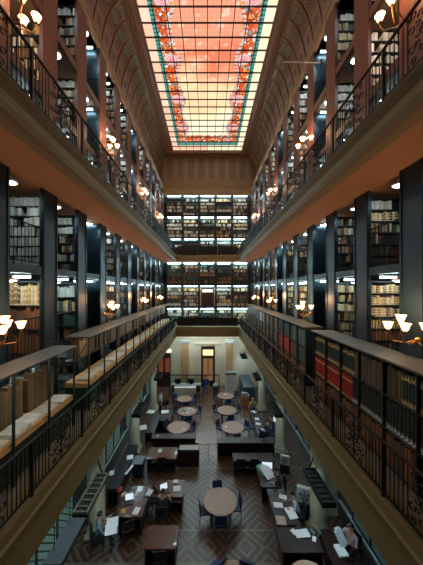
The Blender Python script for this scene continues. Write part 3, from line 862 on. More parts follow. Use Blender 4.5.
o = thing('wall_pole', 'thin white pole sticking out from the upper stacks towards the skylight, red-volume side', 'pole', (4.08, 8.95, 17.5))
MB().tube([(0, 0, 0), (-1.33, 0, .03)], .018, 8).build('rod', white_m, o); MB().box(-.04, .0, -.06, .06, -.09, .09).build('base_plate', iron, o)
# ------------------------------------------------------------------ flat lamp boards on the ground-floor columns
def lamp_board(x0, x1, y0, y1, z, label, slats):
    o = thing('lamp_board', label, 'lamp', (x0, y0, z))
    w_, l_ = x1-x0, y1-y0
    if slats:
        f = MB().box(0, .05, 0, l_, 0, .08).box(w_-.05, w_, 0, l_, 0, .08).box(.05, w_-.05, 0, .05, 0, .08).box(.05, w_-.05, l_-.05, l_, 0, .08)
        f.build('frame', slat_m if slats == 2 else iron, o)
        for j in range(1, 7): MB().box(.05, w_-.05, l_*j/7-.02, l_*j/7+.02, .02, .06).build('slat', slat_m if slats == 2 else iron, o)
        MB().box(.05, w_-.05, .05, l_-.05, -.02, .015).build('tray', mat('lamp_tray', (.045, .045, .032), .6), o)
    else:
        MB().box(0, w_, 0, l_, .0, .06).build('top_plate', grey_m, o)
    MB().box(.08, w_-.08, .08, l_-.08, -.027, -.021).build('lit_underside', panel_lit, o)
    MB().box(.0, .03, 0, l_, -.08, -.001).box(w_-.03, w_, 0, l_, -.08, -.001).box(.03, w_-.03, 0, .03, -.08, -.001).box(.03, w_-.03, l_-.03, l_, -.08, -.001).build('skirt', iron, o)
    if not slats: MB().tube([(.1, .3, .05), (.1, .3, FB-z-.03)], .008, 5).build('rod', iron, o); MB().tube([(.1, 1., .05), (.1, 1., FB-z-.03)], .008, 5).build('rod', iron, o)
    xs = w_ if x0 > 0 else 0
    MB().tube([(w_/2, l_, .04), (w_/2+(.36 if x0 > 0 else -.36), l_+.48, .12)], .025, 6).build('bracket', iron, o)
LZ = EYE-6.5
for s in (-1, 1):
    nm = SIDE[s]
    xa, xb = (3.44, 3.88) if s > 0 else (-3.88, -3.44)
    lamp_board(xa, xb, 17.9, 19.2, LZ, 'flat lamp board on the column farthest from the viewer, '+nm, 1)
    lamp_board(xa, xb, 12.75, 14.2, LZ, 'flat lamp board on the middle column, '+nm, 1)
    if s > 0: lamp_board(xa, xb, 7.5, 9.0, LZ, 'large dark slatted lamp board above the seated reader, '+nm, 1)
    else:
        lamp_board(xa-.02, xb-.02, 7.2, 8.75, LZ, 'cream ladder-like lamp board above the desks, '+nm, 2)
        lamp_board(xa-.02, xb-.02, 5.9, 7.1, LZ-.05, 'plain grey lamp board beside the cream ladder-like board', 0)
lamp_board(3.05, 3.6, 22.4, 23.7, LZ+.3, 'flat dark lamp board by the end wall above the dark cabinet', 1)

# unseen fill lamps added under the galleries to brighten the floor, cool white
aisle_m = mat('aisle_fill_diffuser', (.8, .9, .9), .4, emit=(.5, .82, 1), es=AISLE_E)
al0 = None
for s in (-1, 1):
    for i, y in enumerate((6.8, 9.2, 11.8, 14.3, 16.8, 19.2, 21.6)):
        lab = 'added fill lamp under the lower gallery, %s, %s from the viewer' % (SIDE[s], ORD[i])
        if al0 is None:
            al0 = thing('aisle_fill_lamp', lab, 'lamp')
            MB().box(-.18, .18, -.65, .65, -.05, 0).build('housing', white_m, al0); MB().box(-.15, .15, -.6, .6, -.07, -.051).build('diffuser', aisle_m, al0); q = al0
        else: q = copy_tree(al0, label=lab)
        q.location = (s*4.55, y, FB)
for i, x in enumerate((-3.2, -1.1, 1.1, 3.2)):  # fill lamps added out of view to brighten the end wall
    q = thing('end_fill_lamp', 'added fill lamp under the end gallery, %s from the newspaper side' % ORD[i], 'lamp', (x, 23.2, FB+.17), PI/2)
    MB().box(-.18, .18, -.65, .65, -.05, 0).build('housing', white_m, q); MB().box(-.15, .15, -.6, .6, -.07, -.051).build('diffuser', end_m, q)

# ------------------------------------------------------------------ furniture of the reading room
chair0 = {}
def chair(x, y, rz, label, group=None, kind='navy'):
    if kind not in chair0:
        m = {'navy': navy, 'black': black_m}[kind]
        o = thing('chair', label, 'chair', (x, y, 0), rz, group)
        MB().box(-.23, .23, -.22, .22, .42, .48).build('seat', m, o, bevel=.015)
        MB().add(*(lambda v: (v, [(0, 1, 2, 3), (7, 6, 5, 4), (0, 4, 5, 1), (1, 5, 6, 2), (2, 6, 7, 3), (3, 7, 4, 0)]))([(-.22, -.22, .55), (.22, -.22, .55), (.21, -.28, .92), (-.21, -.28, .92), (-.22, -.17, .55), (.22, -.17, .55), (.21, -.24, .92), (-.21, -.24, .92)])).build('backrest', m, o, bevel=.012)
        for a in (-1, 1):
            MB().tube([(a*.20, .19, 0), (a*.20, .19, .42)], .014, 6).build('leg', iron, o)
            MB().tube([(a*.20, -.24, 0), (a*.20, -.21, .45), (a*.20, -.23, .6)], .014, 6).build('leg', iron, o)
        chair0[kind] = o; return o
    return copy_tree(chair0[kind], (x, y, 0), rz, label, group)
tab0 = []
def round_table(x, y, r, label, m=None):
    if tab0 and m is None:
        o = copy_tree(tab0[0], (x, y, 0), 0, label); o.scale = (r/.69, r/.69, 1)
        return o
    o = thing('round_table', label, 'table', (x, y, 0))
    MB().lathe([(.66, .715), (.69, .725), (.69, .745), (.675, .755)], 36).build('tabletop', m or table_m, o)
    MB().lathe([(.60, .63), (.60, .712)], 32).build('apron', walnut, o)
    for k in range(4):
        a = PI/4+k*PI/2; c, s_ = math.cos(a)*.5, math.sin(a)*.5
        MB().lathe([(.02, 0), (.028, .05), (.022, .1), (.035, .5), (.04, .63)], 8, (c, s_, 0)).build('leg', walnut, o)
    if m is None: tab0.append(o)
    return o
T = [(220, 500.6, .64, 'round pale wooden table with blue chairs in the middle of the floor'),
     (178.5, 427, .70, 'round table beyond the cross rail, newspaper-shelf side'),
     (232.5, 427, .70, 'round table beyond the dark counter, red-volume side'),
     (227, 410, .68, 'middle one of three round tables in the row by the red-volume side'),
     (225.6, 395.5, .66, 'round table nearest the white filing cabinet'),
     (187, 411, .66, 'round table heaped with white papers'),
     (184.4, 398.5, .58, 'small round table next to the pale index cabinet')]
TP = []
for px, py, r, lab in T:
    x, y = at(px, py, .75); TP.append((x, y, r)); round_table(x, y, r, lab)
x, y, r = TP[0]
for a, nm in ((PI/2, 'on its far side'), (-PI/2, 'on its near side, back to the viewer'), (0, 'by the red-volume side'), (PI, 'by the newspaper-shelf side')):
    da = .1 if a == PI/2 else (0 if a < 0 else .15)
    a2 = a+(da if a != 0 else .1)
    chair(x+math.cos(a2)*(r-.02), y+math.sin(a2)*(r-.02), a2+PI/2, 'blue chair at the central round table, '+nm)
for (x, y, r), nm in zip(TP[1:], ('beyond the cross rail', 'beyond the dark counter', 'in the middle of its row', 'by the white cabinet', 'heaped with papers', 'by the index cabinet')):
    for a, q in ((.45, 'its red-volume side'), (-1.4, 'its near side'), (2.6, 'its newspaper-shelf side')):
        chair(x+math.cos(a)*(r+.12), y+math.sin(a)*(r+.12), a+PI/2, 'blue chair at the round table %s, on %s' % (nm, q))
# light round table at the bottom of the view and another table behind it
o = round_table(1.55*1.9, 7.25, .64, 'very pale round table close below the viewer by the long desk', table_light); o.location = (3.07, 7.30, 0)
round_table(.78, 7.35, .64, 'round dark-edged table nearest below the viewer in the middle')
chair(.28, 8.0, .7, 'blue chair turned aslant at the nearest round table', kind='navy')
chair(1.28, 8.02, -.35, 'blue chair at the nearest round table beside the aslant one', kind='navy')

def desk(x0, x1, y0, y1, label, z=.76, top=None, panel=None):
    o = thing('desk', label, 'desk', ((x0+x1)/2, (y0+y1)/2, 0)); w2, d2 = (x1-x0)/2, (y1-y0)/2
    MB().box(-w2, w2, -d2, d2, z-.04, z).build('desktop', top or desk_top_m, o, bevel=.008)
    for a in (-1, 1):
        MB().box(a*(w2-.04), a*(w2-.09), -d2+.05, d2-.05, 0, z-.041).build('side_panel', panel or walnut, o)
    MB().box(-w2+.09, w2-.09, d2-.12, d2-.09, .12, z-.041).build('front_panel', panel or walnut, o)
    MB().box(w2-.5, w2-.1, -d2+.06, d2-.13, z-.2, z-.041).build('drawer', panel or walnut, o)
    return o
def desk_px(l, r, yn, yf, label, **k):
    """desk whose near edge runs l..r at picture height yn and far edge lies at yf"""
    xa, ya = at(l, yn, .76); xb, _ = at(r, yn, .76); _, yb = at(l, yf, .76)
    return desk(xa, xb, ya, yb, label, **k)
desk_px(143, 176, 549, 525, 'bare brown desk closest below the viewer, newspaper-shelf side')
desk_px(117, 142, 517, 486, 'dark red desk strewn with books and papers')
desk_px(154, 183, 497, 480, 'dark desk with white papers and an open laptop')
desk_px(146, 176, 459, 447, 'brown desk with one pale sheet in front of the cross rail')
chair(*at(160, 553, .6), .1, 'black chair at the closest bare desk', kind='black')
chair(*at(163, 462, .5), 0, 'black chair at the brown desk with one sheet', kind='black')
chair(*at(150, 500, .5), 2.2, 'black chair between the dark red desk and laptop desk', kind='black')
chair(*at(128, 526, .5), .5, 'black chair before the dark red desk', kind='black')

# long counter and desks, red-volume side
_, ya = at(0, 543, .78); _, yb = at(0, 493, .78)
desk(2.55, 3.3, 9.15, 10.8, 'long dark reading desk running along the hall below the lamp board', z=.77, top=walnut)
desk(2.45, 3.85, 8.2, 9.08, 'dark desk with two phones and loose papers', top=walnut)
desk(2.35, 3.0, 10.9, 12.2, 'dark desk with a green newspaper and white monitor', top=walnut)
desk(4.0, 4.45, 7.6, 9.0, 'narrow dark desk with a stack of white papers by the column', top=walnut)
# counter barrier across the hall
o = thing('counter', 'long dark counter crossing the floor before the round tables', 'counter', (0, 13.6, 0))
MB().box(.5, 3.7, 0, .55, .98, 1.02).build('countertop', walnut, o, bevel=.008)
MB().box(.55, 3.65, .48, .52, 0, .979).build('front_panel', walnut, o)
MB().box(.55, .60, .05, .479, 0, .979).build('end_panel', walnut, o); MB().box(3.6, 3.65, .05, .479, 0, .979).build('end_panel', walnut, o)
desk(1.3, 3.4, 12.55, 13.2, 'dark desk with two brown chairs against the long counter', top=walnut)
for i, px in enumerate((240, 253)):
    x, y = at(px, 462, .45); chair(x, y-.2, 0, 'black chair tucked at the desk under the long counter, %s' % ('nearer the floor middle' if i == 0 else 'nearer the column'), kind='black')
o = thing('counter', 'low dark bench crossing the floor behind the brown desk', 'counter', (0, 14.1, 0))
MB().box(-3.2, -.65, 0, .5, .92, .96).build('countertop', walnut, o, bevel=.008)
MB().box(-3.15, -.7, .42, .46, 0, .919).build('front_panel', walnut, o)
o = thing('display_case', 'low glass-topped display case holding pale sheets beside the brown desk', 'display case', (-1.55, 13.2, 0))
MB().box(0, 1.1, 0, .6, 0, .8).build('body', walnut, o)
MB().box(.03, 1.07, .03, .57, .801, .82).build('pale_contents', mat('pale_display', (.45, .48, .42), .5), o)  # contents as a slab of plain pale colour
MB().box(0, 1.1, 0, .02, .82, .9).box(0, 1.1, .58, .6, .82, .9).build('rim', steel_dark, o)
o = thing('cross_rail', 'short metal rail with posts closing the passage before the tables', 'railing', (0, 13.55, 0))
MB().tube([(-.45, 0, .98), (.55, .05, .98)], .022, 8).build('handrail', chrome, o)
for x in (-.45, .05): MB().tube([(x, .02, 0), (x, .02, .97)], .018, 8).build('post', chrome, o)
MB().tube([(-.45, 0, .5), (.05, .03, .5)], .014, 8).build('mid_rail', chrome, o)

# index cabinet, glazed booth, white filing cabinet, dark cabinet
o = thing('index_cabinet', 'pale index cabinet with rows of small drawers in front of the glazed booth', 'cabinet', (-2.75, 20.9, 0))
MB().box(0, 1.75, 0, .6, 0, 1.1).build('body', mat('sage_laminate', (.42, .5, .42), .5), o)
MB().box(-.03, 1.78, -.03, .63, 1.1, 1.14).build('top', white_m, o)
for j in range(5):
    q = MB().box(.06+.335*j, .35+.335*j, -.02, 0, .62, .98).build('drawer', cream, o)
    MB().lathe([(.01, -.03), (.04, -.02), (.04, .02), (.01, .03)], 8, (.205+.335*j, -.04, .8)).build('knob', black_m, q)
o = thing('glazed_booth', 'glass-walled booth with dark frame between the index cabinet and door', 'booth', (-3.3, 21.7, 0))
for x in (0, 1.5, 2.9, 4.3): MB().box(x-.03, x+.03, -.03, .03, 0, 1.95).build('post', steel_dark, o)
MB().box(0, 4.3, -.04, .04, 1.9, 1.97).build('top_rail', steel_dark, o)
gl = bpy.data.materials.new('booth_glass'); gl.use_nodes = True
b_ = gl.node_tree.nodes['Principled BSDF']; b_.inputs['Base Color'].default_value = (.75, .9, .88, 1); b_.inputs['Transmission Weight'].default_value = 1; b_.inputs['Roughness'].default_value = .02; b_.inputs['IOR'].default_value = 1.1
MB().box(.04, 1.46, -.008, .008, 1.0, 1.89).build('pane', gl, o); MB().box(1.54, 2.86, -.008, .008, 1.0, 1.89).build('pane', gl, o)
o = thing('computer', 'dark monitor on the desk inside the glazed booth', 'computer', (-2.9, 22.1, .95))
MB().box(0, .55, 0, .05, .1, .5).build('screen', black_m, o); MB().box(.2, .35, 0, .15, 0, .1).build('stand', black_m, o)
desk(-3.2, -.6, 22.0, 22.6, 'pale desk standing inside the glazed booth', z=.94, top=white_m, panel=grey_m)
o = thing('computer', 'second dark monitor nearer the door inside the glazed booth', 'computer', (-1.75, 22.1, .95))
MB().box(0, .55, 0, .05, .1, .5).build('screen', black_m, o); MB().box(.2, .35, 0, .15, 0, .1).build('stand', black_m, o)
o = thing('filing_cabinet', 'white metal filing cabinet beside the end-wall pilaster', 'cabinet', (1.62, 22.2, 0))
MB().box(0, .95, 0, .55, 0, 1.75).build('body', white_m, o)
for j in range(4): q = MB().box(.04, .91, -.015, 0, .05+.42*j, .44+.42*j).build('drawer', white_m, o); MB().box(.38, .57, -.03, -.015, .22+.42*j, .25+.42*j).build('handle', chrome, q)
MB().box(-.02, .97, -.02, .57, 1.75, 1.95).build('top_shelf', grey_m, o)
o = thing('green_bin', 'tall green litter bin by the doorway', 'bin', (.72, 22.3, 0))
MB().lathe([(.2, 0), (.24, .7), (.24, .75)], 14).build('body', green_panel, o); MB().lathe([(.25, .75), (.25, .8), (.18, .92), (.05, .98)], 14).build('lid', mat('grey_green', (.2, .3, .25), .5), o)
o = thing('cabinet', 'long dark blue-black cabinet under the lamp board by the end wall', 'cabinet', (3.0, 20.6, 0))
bl = mat('blue_black_paint', (.03, .05, .075), .45)
MB().box(0, .9, 0, 3.0, 0, 1.25).build('body', bl, o); MB().box(-.02, .92, -.02, 3.02, 1.25, 1.3).build('top', bl, o)
for j in range(4): MB().box(-.015, 0, .05+.74*j, .72+.74*j, .1, 1.18).build('door', bl, o)
o = thing('wooden_box', 'orange-brown wooden cupboard beside the fair-haired person', 'cabinet', (2.7, 19.75, 0))
MB().box(0, .62, 0, .5, 0, .95).build('body', mat('orange_wood', (.3, .12, .05), .5), o); MB().box(.04, .58, -.015, 0, .08, .88).build('door', mat('orange_wood', (.3, .12, .05), .5), o)
MB().box(.05, .5, .1, .42, .951, 1.1).build('bundle', grey_m, o)
o = MB().box(0, .03, 0, .5, 0, .62).build('notice_board', black_m, loc=(5.36, 23, 1.6)); tag(o, 'small dark notice board high near the end wall corner', 'board')

def fan_box(x, y, z, sc_, label):
    o = thing('box_fan', label, 'fan', (x, y, z), -.35); o.scale = (sc_,)*3
    MB().box(-.3, .3, -.08, .08, 0, .62).build('housing', white_m, o, bevel=.02)
    f = MB()
    for r in (.25, .19, .13, .07): 
        f.tube([(r*math.cos(a*PI/12), -.095, .31+r*math.sin(a*PI/12)) for a in range(25)], .008, 5)
    f.build('guard', grey_m, o)
    b = MB()
    for k in range(5):
        a = k*2*PI/5; b.add([(0, -.084, .31), (.22*math.cos(a), -.09, .31+.22*math.sin(a)), (.22*math.cos(a+.7), -.082, .31+.22*math.sin(a+.7)), (0, -.083, .312)], [(0, 1, 2, 3)])
    b.build('blade', grey_m, o); MB().lathe([(.0, 0), (.05, .005), (.05, .02)], 10, M=Matrix.Translation((0, -.084, .31)) @ Matrix.Rotation(PI/2, 4, 'X')).build('hub', grey_m, o)
x, y = at(304.5, 502, .62)
fan_box(x, y, .62, 1.0, 'white box fan on a stand behind the seated reader')
o = MB().box(-.25, .25, -.15, .15, 0, .61).build('fan_stand', black_m, loc=(x, y, 0)); tag(o, 'black low stand carrying the large white box fan', 'stand')
x, y = at(284.8, 465, .4); fan_box(x, y, .45, .72, 'smaller white box fan at the foot of the middle column')
o = MB().box(-.22, .22, -.12, .12, 0, .44).build('fan_stand', black_m, loc=(x, y, 0)); tag(o, 'black low stand carrying the smaller box fan', 'stand')
o = thing('fire_extinguisher', 'red fire extinguisher on the wall behind the second column', 'extinguisher', (5.02, 10.6-.35, 1.75))
MB().lathe([(.09, 0), (.10, .03), (.10, .42), (.05, .5), (.02, .52)], 12).build('cylinder', red_m, o); MB().box(-.04, .06, -.02, .02, .52, .56).build('valve', black_m, o)
MB().box(.10, .37, -.04, .04, .2, .26).build('bracket', iron, o)

# monitors, laptops, phones
def laptop(px, py, z, rz, label):
    x, y = at(px, py, z); o = thing('laptop', label, 'laptop', (x, y, z+.005), rz)
    MB().box(-.17, .17, -.12, .12, 0, .018).build('keyboard_base', black_m, o)
    MB().box(-.17, .17, 0, .012, 0, .24, 0, Matrix.Translation((0, .12, .01)) @ Matrix.Rotation(-.35, 4, 'X')).build('lid', black_m, o)
    MB().box(-.155, .155, -.004, 0, .015, .225, 0, Matrix.Translation((0, .12, .01)) @ Matrix.Rotation(-.35, 4, 'X')).build('screen', screen_m, o)
def monitor(x, y, z, rz, label, m=None):
    o = thing('monitor', label, 'monitor', (x, y, z), rz)
    MB().box(-.26, .26, -.02, .02, .12, .46).build('casing', black_m, o, bevel=.006)
    MB().box(-.24, .24, -.026, -.021, .14, .44).build('screen', m or screen_m, o)
    MB().tube([(0, 0, 0), (0, 0, .15)], .025, 8).build('stand', black_m, o); MB().box(-.12, .12, -.08, .08, 0, .015).build('foot', black_m, o)
laptop(165, 492, .76, .5, 'open laptop on the dark desk with white papers')
monitor(2.82, 11.85, .765, -.1, 'pale lit monitor on the desk with the green newspaper')
x, y = at(266, 446, 1.02); monitor(x, 13.88, 1.025, .2, 'dark monitor standing on the long counter', black_m)
laptop(129, 503, .76, .2, 'open laptop among the books on the dark red desk')
for i, px in enumerate((312, 318)):
    x, y = at(px, 533, .76); o = thing('telephone', 'grey telephone on the dark desk, %s' % ('nearer the papers' if i == 0 else 'nearer the column'), 'telephone', (x, y, .762), .3)
    MB().box(-.08, .08, -.1, .1, 0, .05).build('body', grey_m, o, bevel=.01); MB().box(-.07, -.03, -.09, .09, .051, .085).build('handset', black_m, o)
# loose sheets and booklets
sheet_n = 0
def sheet(px, py, z, w_, d_, rz, label, m=None, tilt=0, n=2, group=None):
    x, y = at(px, py, z)
    o = paper_pile(w_, d_, n, .02).build('paper_sheet', m or paper_m, loc=(x, y, z+.002)); o.rotation_euler = (tilt, 0, rz)
    tag(o, label, 'paper', group); return o
sheet(136.5, 511, .76, .22, .3, -.2, 'white sheet at the near corner of the dark red desk')
sheet(149, 493, .78, .22, .32, -.25, 'cream sheet beside the dark red desk corner')['label'] = 'cream sheet resting on the stool between two desks'
o = thing('stool', 'small dark stool carrying a cream sheet between two desks', 'stool', (*at(149, 493, .78), 0)); MB().box(-.2, .2, -.2, .2, .72, .775).build('seat', walnut, o)
for a in (-1, 1):
    for b in (-1, 1): MB().box(a*.17-.02, a*.17+.02, b*.17-.02, b*.17+.02, 0, .72).build('leg', walnut, o)
sheet(123.5, 511, .76, .16, .14, .3, 'yellow booklet on the dark red desk', mat('yellow_paper', (.7, .42, .04), .6), n=3)
for j in range(6):
    sheet(120+j*3.6, 490+(j % 2)*5, .76, .16, .24, random.uniform(-.5, .5), ['maroon', 'pale pink', 'dark', 'white', 'grey', 'cream'][j]+' booklet strewn on the dark red desk', [red_m, mat('pink_paper', (.6, .35, .35), .6), green_dark, paper_m, grey_m, cream][j], n=4)
sheet(177, 489, .76, .3, .3, .1, 'white sheets at the near end of the laptop desk')
sheet(176, 482.5, .76, .22, .2, .0, 'small white sheet at the far end of the laptop desk', n=6)
sheet(160, 451, .76, .18, .26, .1, 'single pale green sheet on the brown desk', mat('pale_green_paper', (.45, .6, .5), .6))
sheet(158, 436, .96, .1, .1, 0, 'small white note on the low dark bench')
sheet(278, 505, .77, .36, .24, -.1, 'white sheet on the long reading desk, farther one')
sheet(283, 497, .77, .3, .22, -.3, 'loose white sheet at the far end of the long reading desk')
sheet(281, 521, .77, .34, .36, -.1, 'tan folder lying on the long reading desk', mat('tan_folder', (.42, .34, .26), .7), n=3)
sheet(291, 513, .77, .34, .5, .15, 'open white newspaper before the seated reader')
sheet(302, 534, .76, .5, .3, .1, 'white papers on the desk with two phones', n=3)
sheet(294, 532, .76, .16, .2, .5, 'small white slip on the desk with two phones')
sheet(314, 539, .76, .12, .18, -.5, 'white notepad near the phones')
sheet(341, 552, .76, .3, .36, .1, 'thick stack of white papers on the narrow desk by the column', n=9)
sheet(339, 531, .76, .2, .26, .3, 'white sheet at the far end of the narrow desk')
sheet(226, 427, .76, .12, .1, 0, 'small white slip on the table beyond the dark counter')
sheet(184, 429, .76, .12, .12, 0, 'white slip on the round table beyond the cross rail')
for j in range(7):
    sheet(181+random.random()*11, 408+random.random()*5, .76, .3, .26, random.uniform(-1, 1), 'white paper in the heap on the round table', n=3, group='papers heaped on the round table')
sheet(225, 394.5, .76, .16, .16, .2, 'white slip on the round table nearest the filing cabinet')
# aisle desks with papers, newspaper-shelf side
desk(-3.8, -3.2, 15.0, 17.3, 'dark desk with white sheets by the middle column', top=walnut)
desk(-3.15, -2.45, 16.4, 18.2, 'dark desk with a computer beyond the middle column', top=walnut)
sheet(142.5, 428, .76, .5, .5, .3, 'large white sheets on the desk by the middle column', n=5)
sheet(151, 412, .76, .5, .4, -.2, 'white sheets on the far end of the desk by the middle column', n=4)
sheet(165, 412, .76, .5, .4, .2, 'white sheets on the computer desk beyond the middle column', n=4)
x, y = at(165.5, 407, .76); monitor(x, y, .765, .4, 'dark monitor on the desk beyond the middle column', black_m)
# grey side cabinet and counter left of the brown desk
o = thing('trolley', 'grey metal trolley with white papers beside the brown desk', 'trolley', (-3.75, 12.4, 0))
MB().box(0, .5, 0, .6, .15, .7).build('body', steel, o); MB().box(-.02, .52, -.02, .62, .7, .72).build('top', grey_m, o)
for a in (.08, .42):
    for b in (.08, .52): MB().lathe([(.05, 0), (.05, .149)], 8, (a, b, 0)).build('caster', black_m, o)
desk(-4.4, -3.85, 10.8, 13.9, 'long narrow dark desk along the wall between columns, newspaper-shelf side', top=black_m)
sheet(130, 457.5, .76, .3, .3, .2, 'white sheet on the long narrow wall desk, farther one')
sheet(129, 470, .76, .12, .6, -.3, 'long white paper strip hanging at the long narrow wall desk')
sheet(112, 473, .76, .2, .3, .3, 'white sheet on the long narrow wall desk, nearer one')
# aisle chairs and desks, red-volume side
desk(3.0, 3.6, 14.8, 18.0, 'dark desk with white sheets along the columns, red-volume side', top=walnut)
for i, (px, py) in enumerate(((258, 427), (262, 419), (259, 412), (270, 436), (273, 443))):
    x, y = at(px, py, .45); chair(x-.35, y, -PI/2+.2*i, 'blue chair at the column-side desks, %s counted from the far end' % ORD[[3, 2, 0, 4, 4][i] if i < 4 else 5], kind='navy')
for i, (px, py) in enumerate(((257, 419), (262, 430), (253.5, 412), (258, 424))):
    sheet(px, py, .76, .26, .3, .4*i, 'white sheet on the column-side desk, %s from its near end' % ORD[[1, 0, 3, 2][i]])
x, y = at(277, 425, .76); monitor(x-.05, y, .765, -1.2, 'bright monitor on the column-side desk')

# ------------------------------------------------------------------ people
def person(label, loc, rz, seated=True, shirt=None, trousers=None, hair=None, hands=None, lean=.06, skin=None):
    """body skinned round a skeleton; local +y is where it faces"""
    V = []; E = []; R = []; Z = []
    def v(p, r, z, parent=None):
        V.append(Vector(p)); R.append(r); Z.append(z)
        if parent is not None: E.append((parent, len(V)-1))
        return len(V)-1
    pz = .54 if seated else .95
    p = v((0, 0, pz), (.15, .12), 1)
    s1 = v((0, lean*.4, pz+.2), (.14, .11), 0, p); s2 = v((0, lean, pz+.4), (.17, .115), 0, s1)
    nk = v((0, lean*1.3, pz+.53), (.06, .06), 2, s2); h1 = v((0, lean*1.5+.01, pz+.62), (.075, .088), 2, nk); h2 = v((0, lean*1.6+.015, pz+.72), (.078, .095), 2, h1)
    h3 = v((0, lean*1.6, pz+.79), (.05, .06), 2, h2)
    v((0, lean*1.6+.115, pz+.665), (.012, .014), 2, h1)
    for a in (-1, 1): v((a*.085, lean*1.6, pz+.67), (.012, .02), 2, h1)
    for a in (-1, 1):
        hip = v((a*.10, 0, pz-.03), (.09, .09), 1, p)
        if seated: kn = v((a*.13, .43, pz-.02), (.062, .062), 1, hip); an = v((a*.13, .42, .09), (.042, .042), 1, kn); v((a*.13, .57, .035), (.035, .03), 3, an)
        else: kn = v((a*.11, .02, .50), (.062, .065), 1, hip); an = v((a*.12, -.01, .09), (.042, .042), 1, kn); v((a*.13, .14, .035), (.035, .03), 3, an)
        sh = v((a*.20, lean*1.0, pz+.43), (.06, .06), 0, s2)
        hx, hy, hz = hands[0 if a < 0 else 1] if hands else (a*.26, .03, pz-.1)
        S = V[sh]; Hn = Vector((hx, hy, hz)); mid = (S+Hn)/2; d = (Hn-S).length
        el = mid+Vector((a*.10, -.05, -math.sqrt(max(.0, .285**2-(d/2)**2))))
        e = v(el, (.045, .045), 0, sh); fw = (Hn-el).normalized()
        wr = v(Hn-fw*.09, (.030, .028), 2, e); pm = v(Hn-fw*.03, (.036, .018), 2, wr)
        sd = fw.cross(Vector((0, 0, 1))).normalized()
        for j, ln in enumerate((.065, .078, .074, .056)):
            f1 = v(Hn+fw*ln*.5+sd*(.022*(j-1.5)), (.0095, .0095), 2, pm); v(Hn+fw*ln*.95+sd*(.024*(j-1.5))+Vector((0, 0, -.015)), (.008, .008), 2, f1)
        t1 = v(Hn-fw*.02-sd*a*.05, (.010, .010), 2, pm); v(Hn+fw*.02-sd*a*.062, (.009, .009), 2, t1)
    me = bpy.data.meshes.new('sk'); me.from_pydata(V, E, [])
    ob = bpy.data.objects.new('sk', me); C.objects.link(ob)
    ob.modifiers.new('s', 'SKIN'); sm = ob.modifiers.new('u', 'SUBSURF'); sm.levels = 2; sm.render_levels = 2
    if not me.skin_vertices: bpy.context.view_layer.objects.active = ob
    for i, sv in enumerate(me.skin_vertices[0].data): sv.radius = R[i]; sv.use_root = (i == 0)
    dg = bpy.context.evaluated_depsgraph_get(); nm = bpy.data.meshes.new_from_object(ob.evaluated_get(dg))
    bpy.data.objects.remove(ob)
    for q in (shirt, trousers, skin or skin_m, black_m): nm.materials.append(q)
    segs = [(V[a], V[b], Z[b]) for a, b in E]
    for pl in nm.polygons:
        c = pl.center; best = 9; bz = 0
        for a, b, z in segs:
            ab = b-a; t = max(0, min(1, (c-a).dot(ab)/max(ab.length_squared, 1e-9))); dd = (c-a-ab*t).length
            if dd < best: best = dd; bz = z
        pl.material_index = bz; pl.use_smooth = True
    root = thing('person', label, 'person', loc, rz)
    body = bpy.data.objects.new('body', nm); C.objects.link(body); body.parent = root
    hc = V[h2]
    m = MB()
    prof = [(.092*math.cos(t), .10*math.sin(t)) for t in [(-.25+i*.26) for i in range(7)]]+[(.004, .103)]
    m.lathe(prof, 14, (0, hc.y-.018, hc.z-.005), sx=.98, sy=1.08)
    m.build('hair', hair or hair_m, root, smooth=True)
    for a in (-1, 1): MB().lathe([(.002, -.009), (.009, -.004), (.009, .004), (.002, .009)], 8, (a*.03, lean*1.5+.085, pz+.675)).build('eye', eye_m, root)
    MB().box(-.022, .022, lean*1.5+.085, lean*1.5+.095, pz+.612, pz+.620).build('mouth', mat('lips', (.35, .12, .1), .6), root)
    return root
def stool_for(px, py, rz, label, kind='black'): pass
white_shirt = mat('grey_white_shirt', (.5, .55, .6), .8); blue_cl = mat('bright_blue_cloth', (.03, .10, .35), .8); dk = mat('dark_trousers', (.02, .025, .04), .8)
pinkish = mat('pinkish_shirt', (.45, .3, .32), .8); bluegrey = mat('blue_grey_sweater', (.16, .24, .32), .8); yel = mat('yellow_top', (.45, .33, .12), .8); dkshirt = mat('dark_top', (.025, .03, .04), .8)
# seated reader at the long desk
px_, py_ = 3.6, 9.95
person('person in a pale shirt seated at the long desk, arm over an open newspaper', (px_, py_, 0), PI/2-.1, True, white_shirt, dk, hands=[(-.22, .42, .80), (.16, .50, .80)], lean=.14)
chair(px_+.02, py_-.0, PI/2-.1-0, 'black chair under the person in the pale shirt', kind='black')
x, y = at(350, 541, .8)
person('person in a pinkish top seated by the column holding up white sheets', (x+.1, y+.1, 0), PI/2+.5, True, pinkish, dk, hands=[(-.15, .42, .98), (.17, .42, .96)], lean=.02)
chair(x+.1, y+.1, PI/2+.5, 'black chair under the person holding up white sheets', kind='black')
o = paper_pile(.34, .46, 2, .01).build('newspaper', paper_m, loc=(x-.35, y-.08, .98)); o.rotation_euler = (.9, 0, .5); tag(o, 'white sheets held up by the person in the pinkish top', 'newspaper')
x, y = at(98, 527, .8)
person('person in a blue-grey sweater seated reading an open newspaper', (x, y, 0), -PI/2+.4, True, bluegrey, dk, hands=[(-.18, .42, .90), (.18, .42, .90)], lean=.04)
chair(x, y, -PI/2+.4, 'black chair under the newspaper reader in blue-grey', kind='black')
for j in range(2):
    o = paper_pile(.40, .28, 2, .01).build('newspaper', paper_m, loc=(x+.52+.05*j, y+.02-.26*j, .95)); o.rotation_euler = (.6, .1, .35)
    tag(o, '%s half of the white newspaper held by the reader in blue-grey' % ('upper' if j == 0 else 'lower'), 'newspaper')
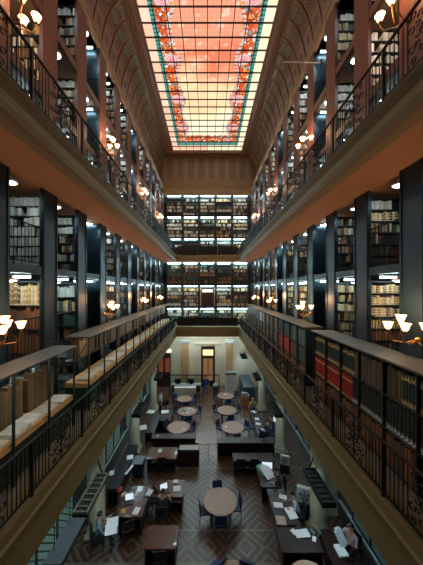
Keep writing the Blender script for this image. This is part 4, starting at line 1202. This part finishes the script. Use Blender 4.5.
x, y = 3.02, 11.3
person('person in dark clothes bent over the green and white newspaper', (x+.25, y, 0), PI/2, True, dkshirt, dk, hands=[(-.2, .44, .82), (.14, .46, .82)], lean=.12)
chair(x+.25, y, PI/2, 'black chair under the person with the green newspaper', kind='black')
o = paper_pile(.5, .62, 2, .02).build('newspaper', paper_m, loc=(*at(267, 471, .95), .95)); o.rotation_euler = (.5, 0, .6); tag(o, 'large white newspaper page held open at the desk', 'newspaper')
o = paper_pile(.3, .5, 2, .02).build('newspaper', mat('green_newsprint', (.08, .45, .25), .7), loc=(*at(261.5, 469.5, .93), .93)); o.rotation_euler = (.5, 0, .6); tag(o, 'green newspaper page beside the large white page', 'newspaper')
x, y = at(205.7, 394.5, 0)
person('person in bright blue clothes standing before the far door', (x, y, 0), PI*.9, False, blue_cl, blue_cl)
x, y = 3.35, 18.6
person('fair-haired person in a yellowish top seated beside the wooden cupboard', (x, y, 0), PI, True, yel, dk, hair=blond, hands=[(-.2, .35, .75), (.2, .38, .78)])
chair(x, y, PI, 'blue chair under the fair-haired person', kind='navy')
x, y = -3.55, 18.75
person('person in a white top standing beside the far column, newspaper-shelf side', (x, y, 0), -PI/3, False, white_shirt, dk)
x, y = -1.8, 9.98
person('person in black seated at the laptop desk', (x, y, 0), 0, True, dkshirt, dk, hands=[(-.2, .42, .80), (.2, .42, .80)])
chair(x, y, 0, 'black chair under the person in black at the laptop', kind='black')
x, y = 3.5, 15.4
person('person in a blue jacket seated nearer the counter at the column-side desk', (x+.35, y, 0), PI/2, True, mat('blue_jacket', (.03, .07, .16), .8), dk, hands=[(-.2, .40, .80), (.2, .40, .80)], lean=.12)
chair(x+.35, y, PI/2, 'blue chair under the person in the blue jacket', kind='navy')
x, y = at(270, 424, .8)
person('person in dark blue seated among the column-side desks', (x+.25, y, 0), PI/2, True, navy, dk, hands=[(-.2, .40, .80), (.2, .40, .80)], lean=.1)
chair(x+.25, y, PI/2, 'blue chair under the person in dark blue', kind='navy')
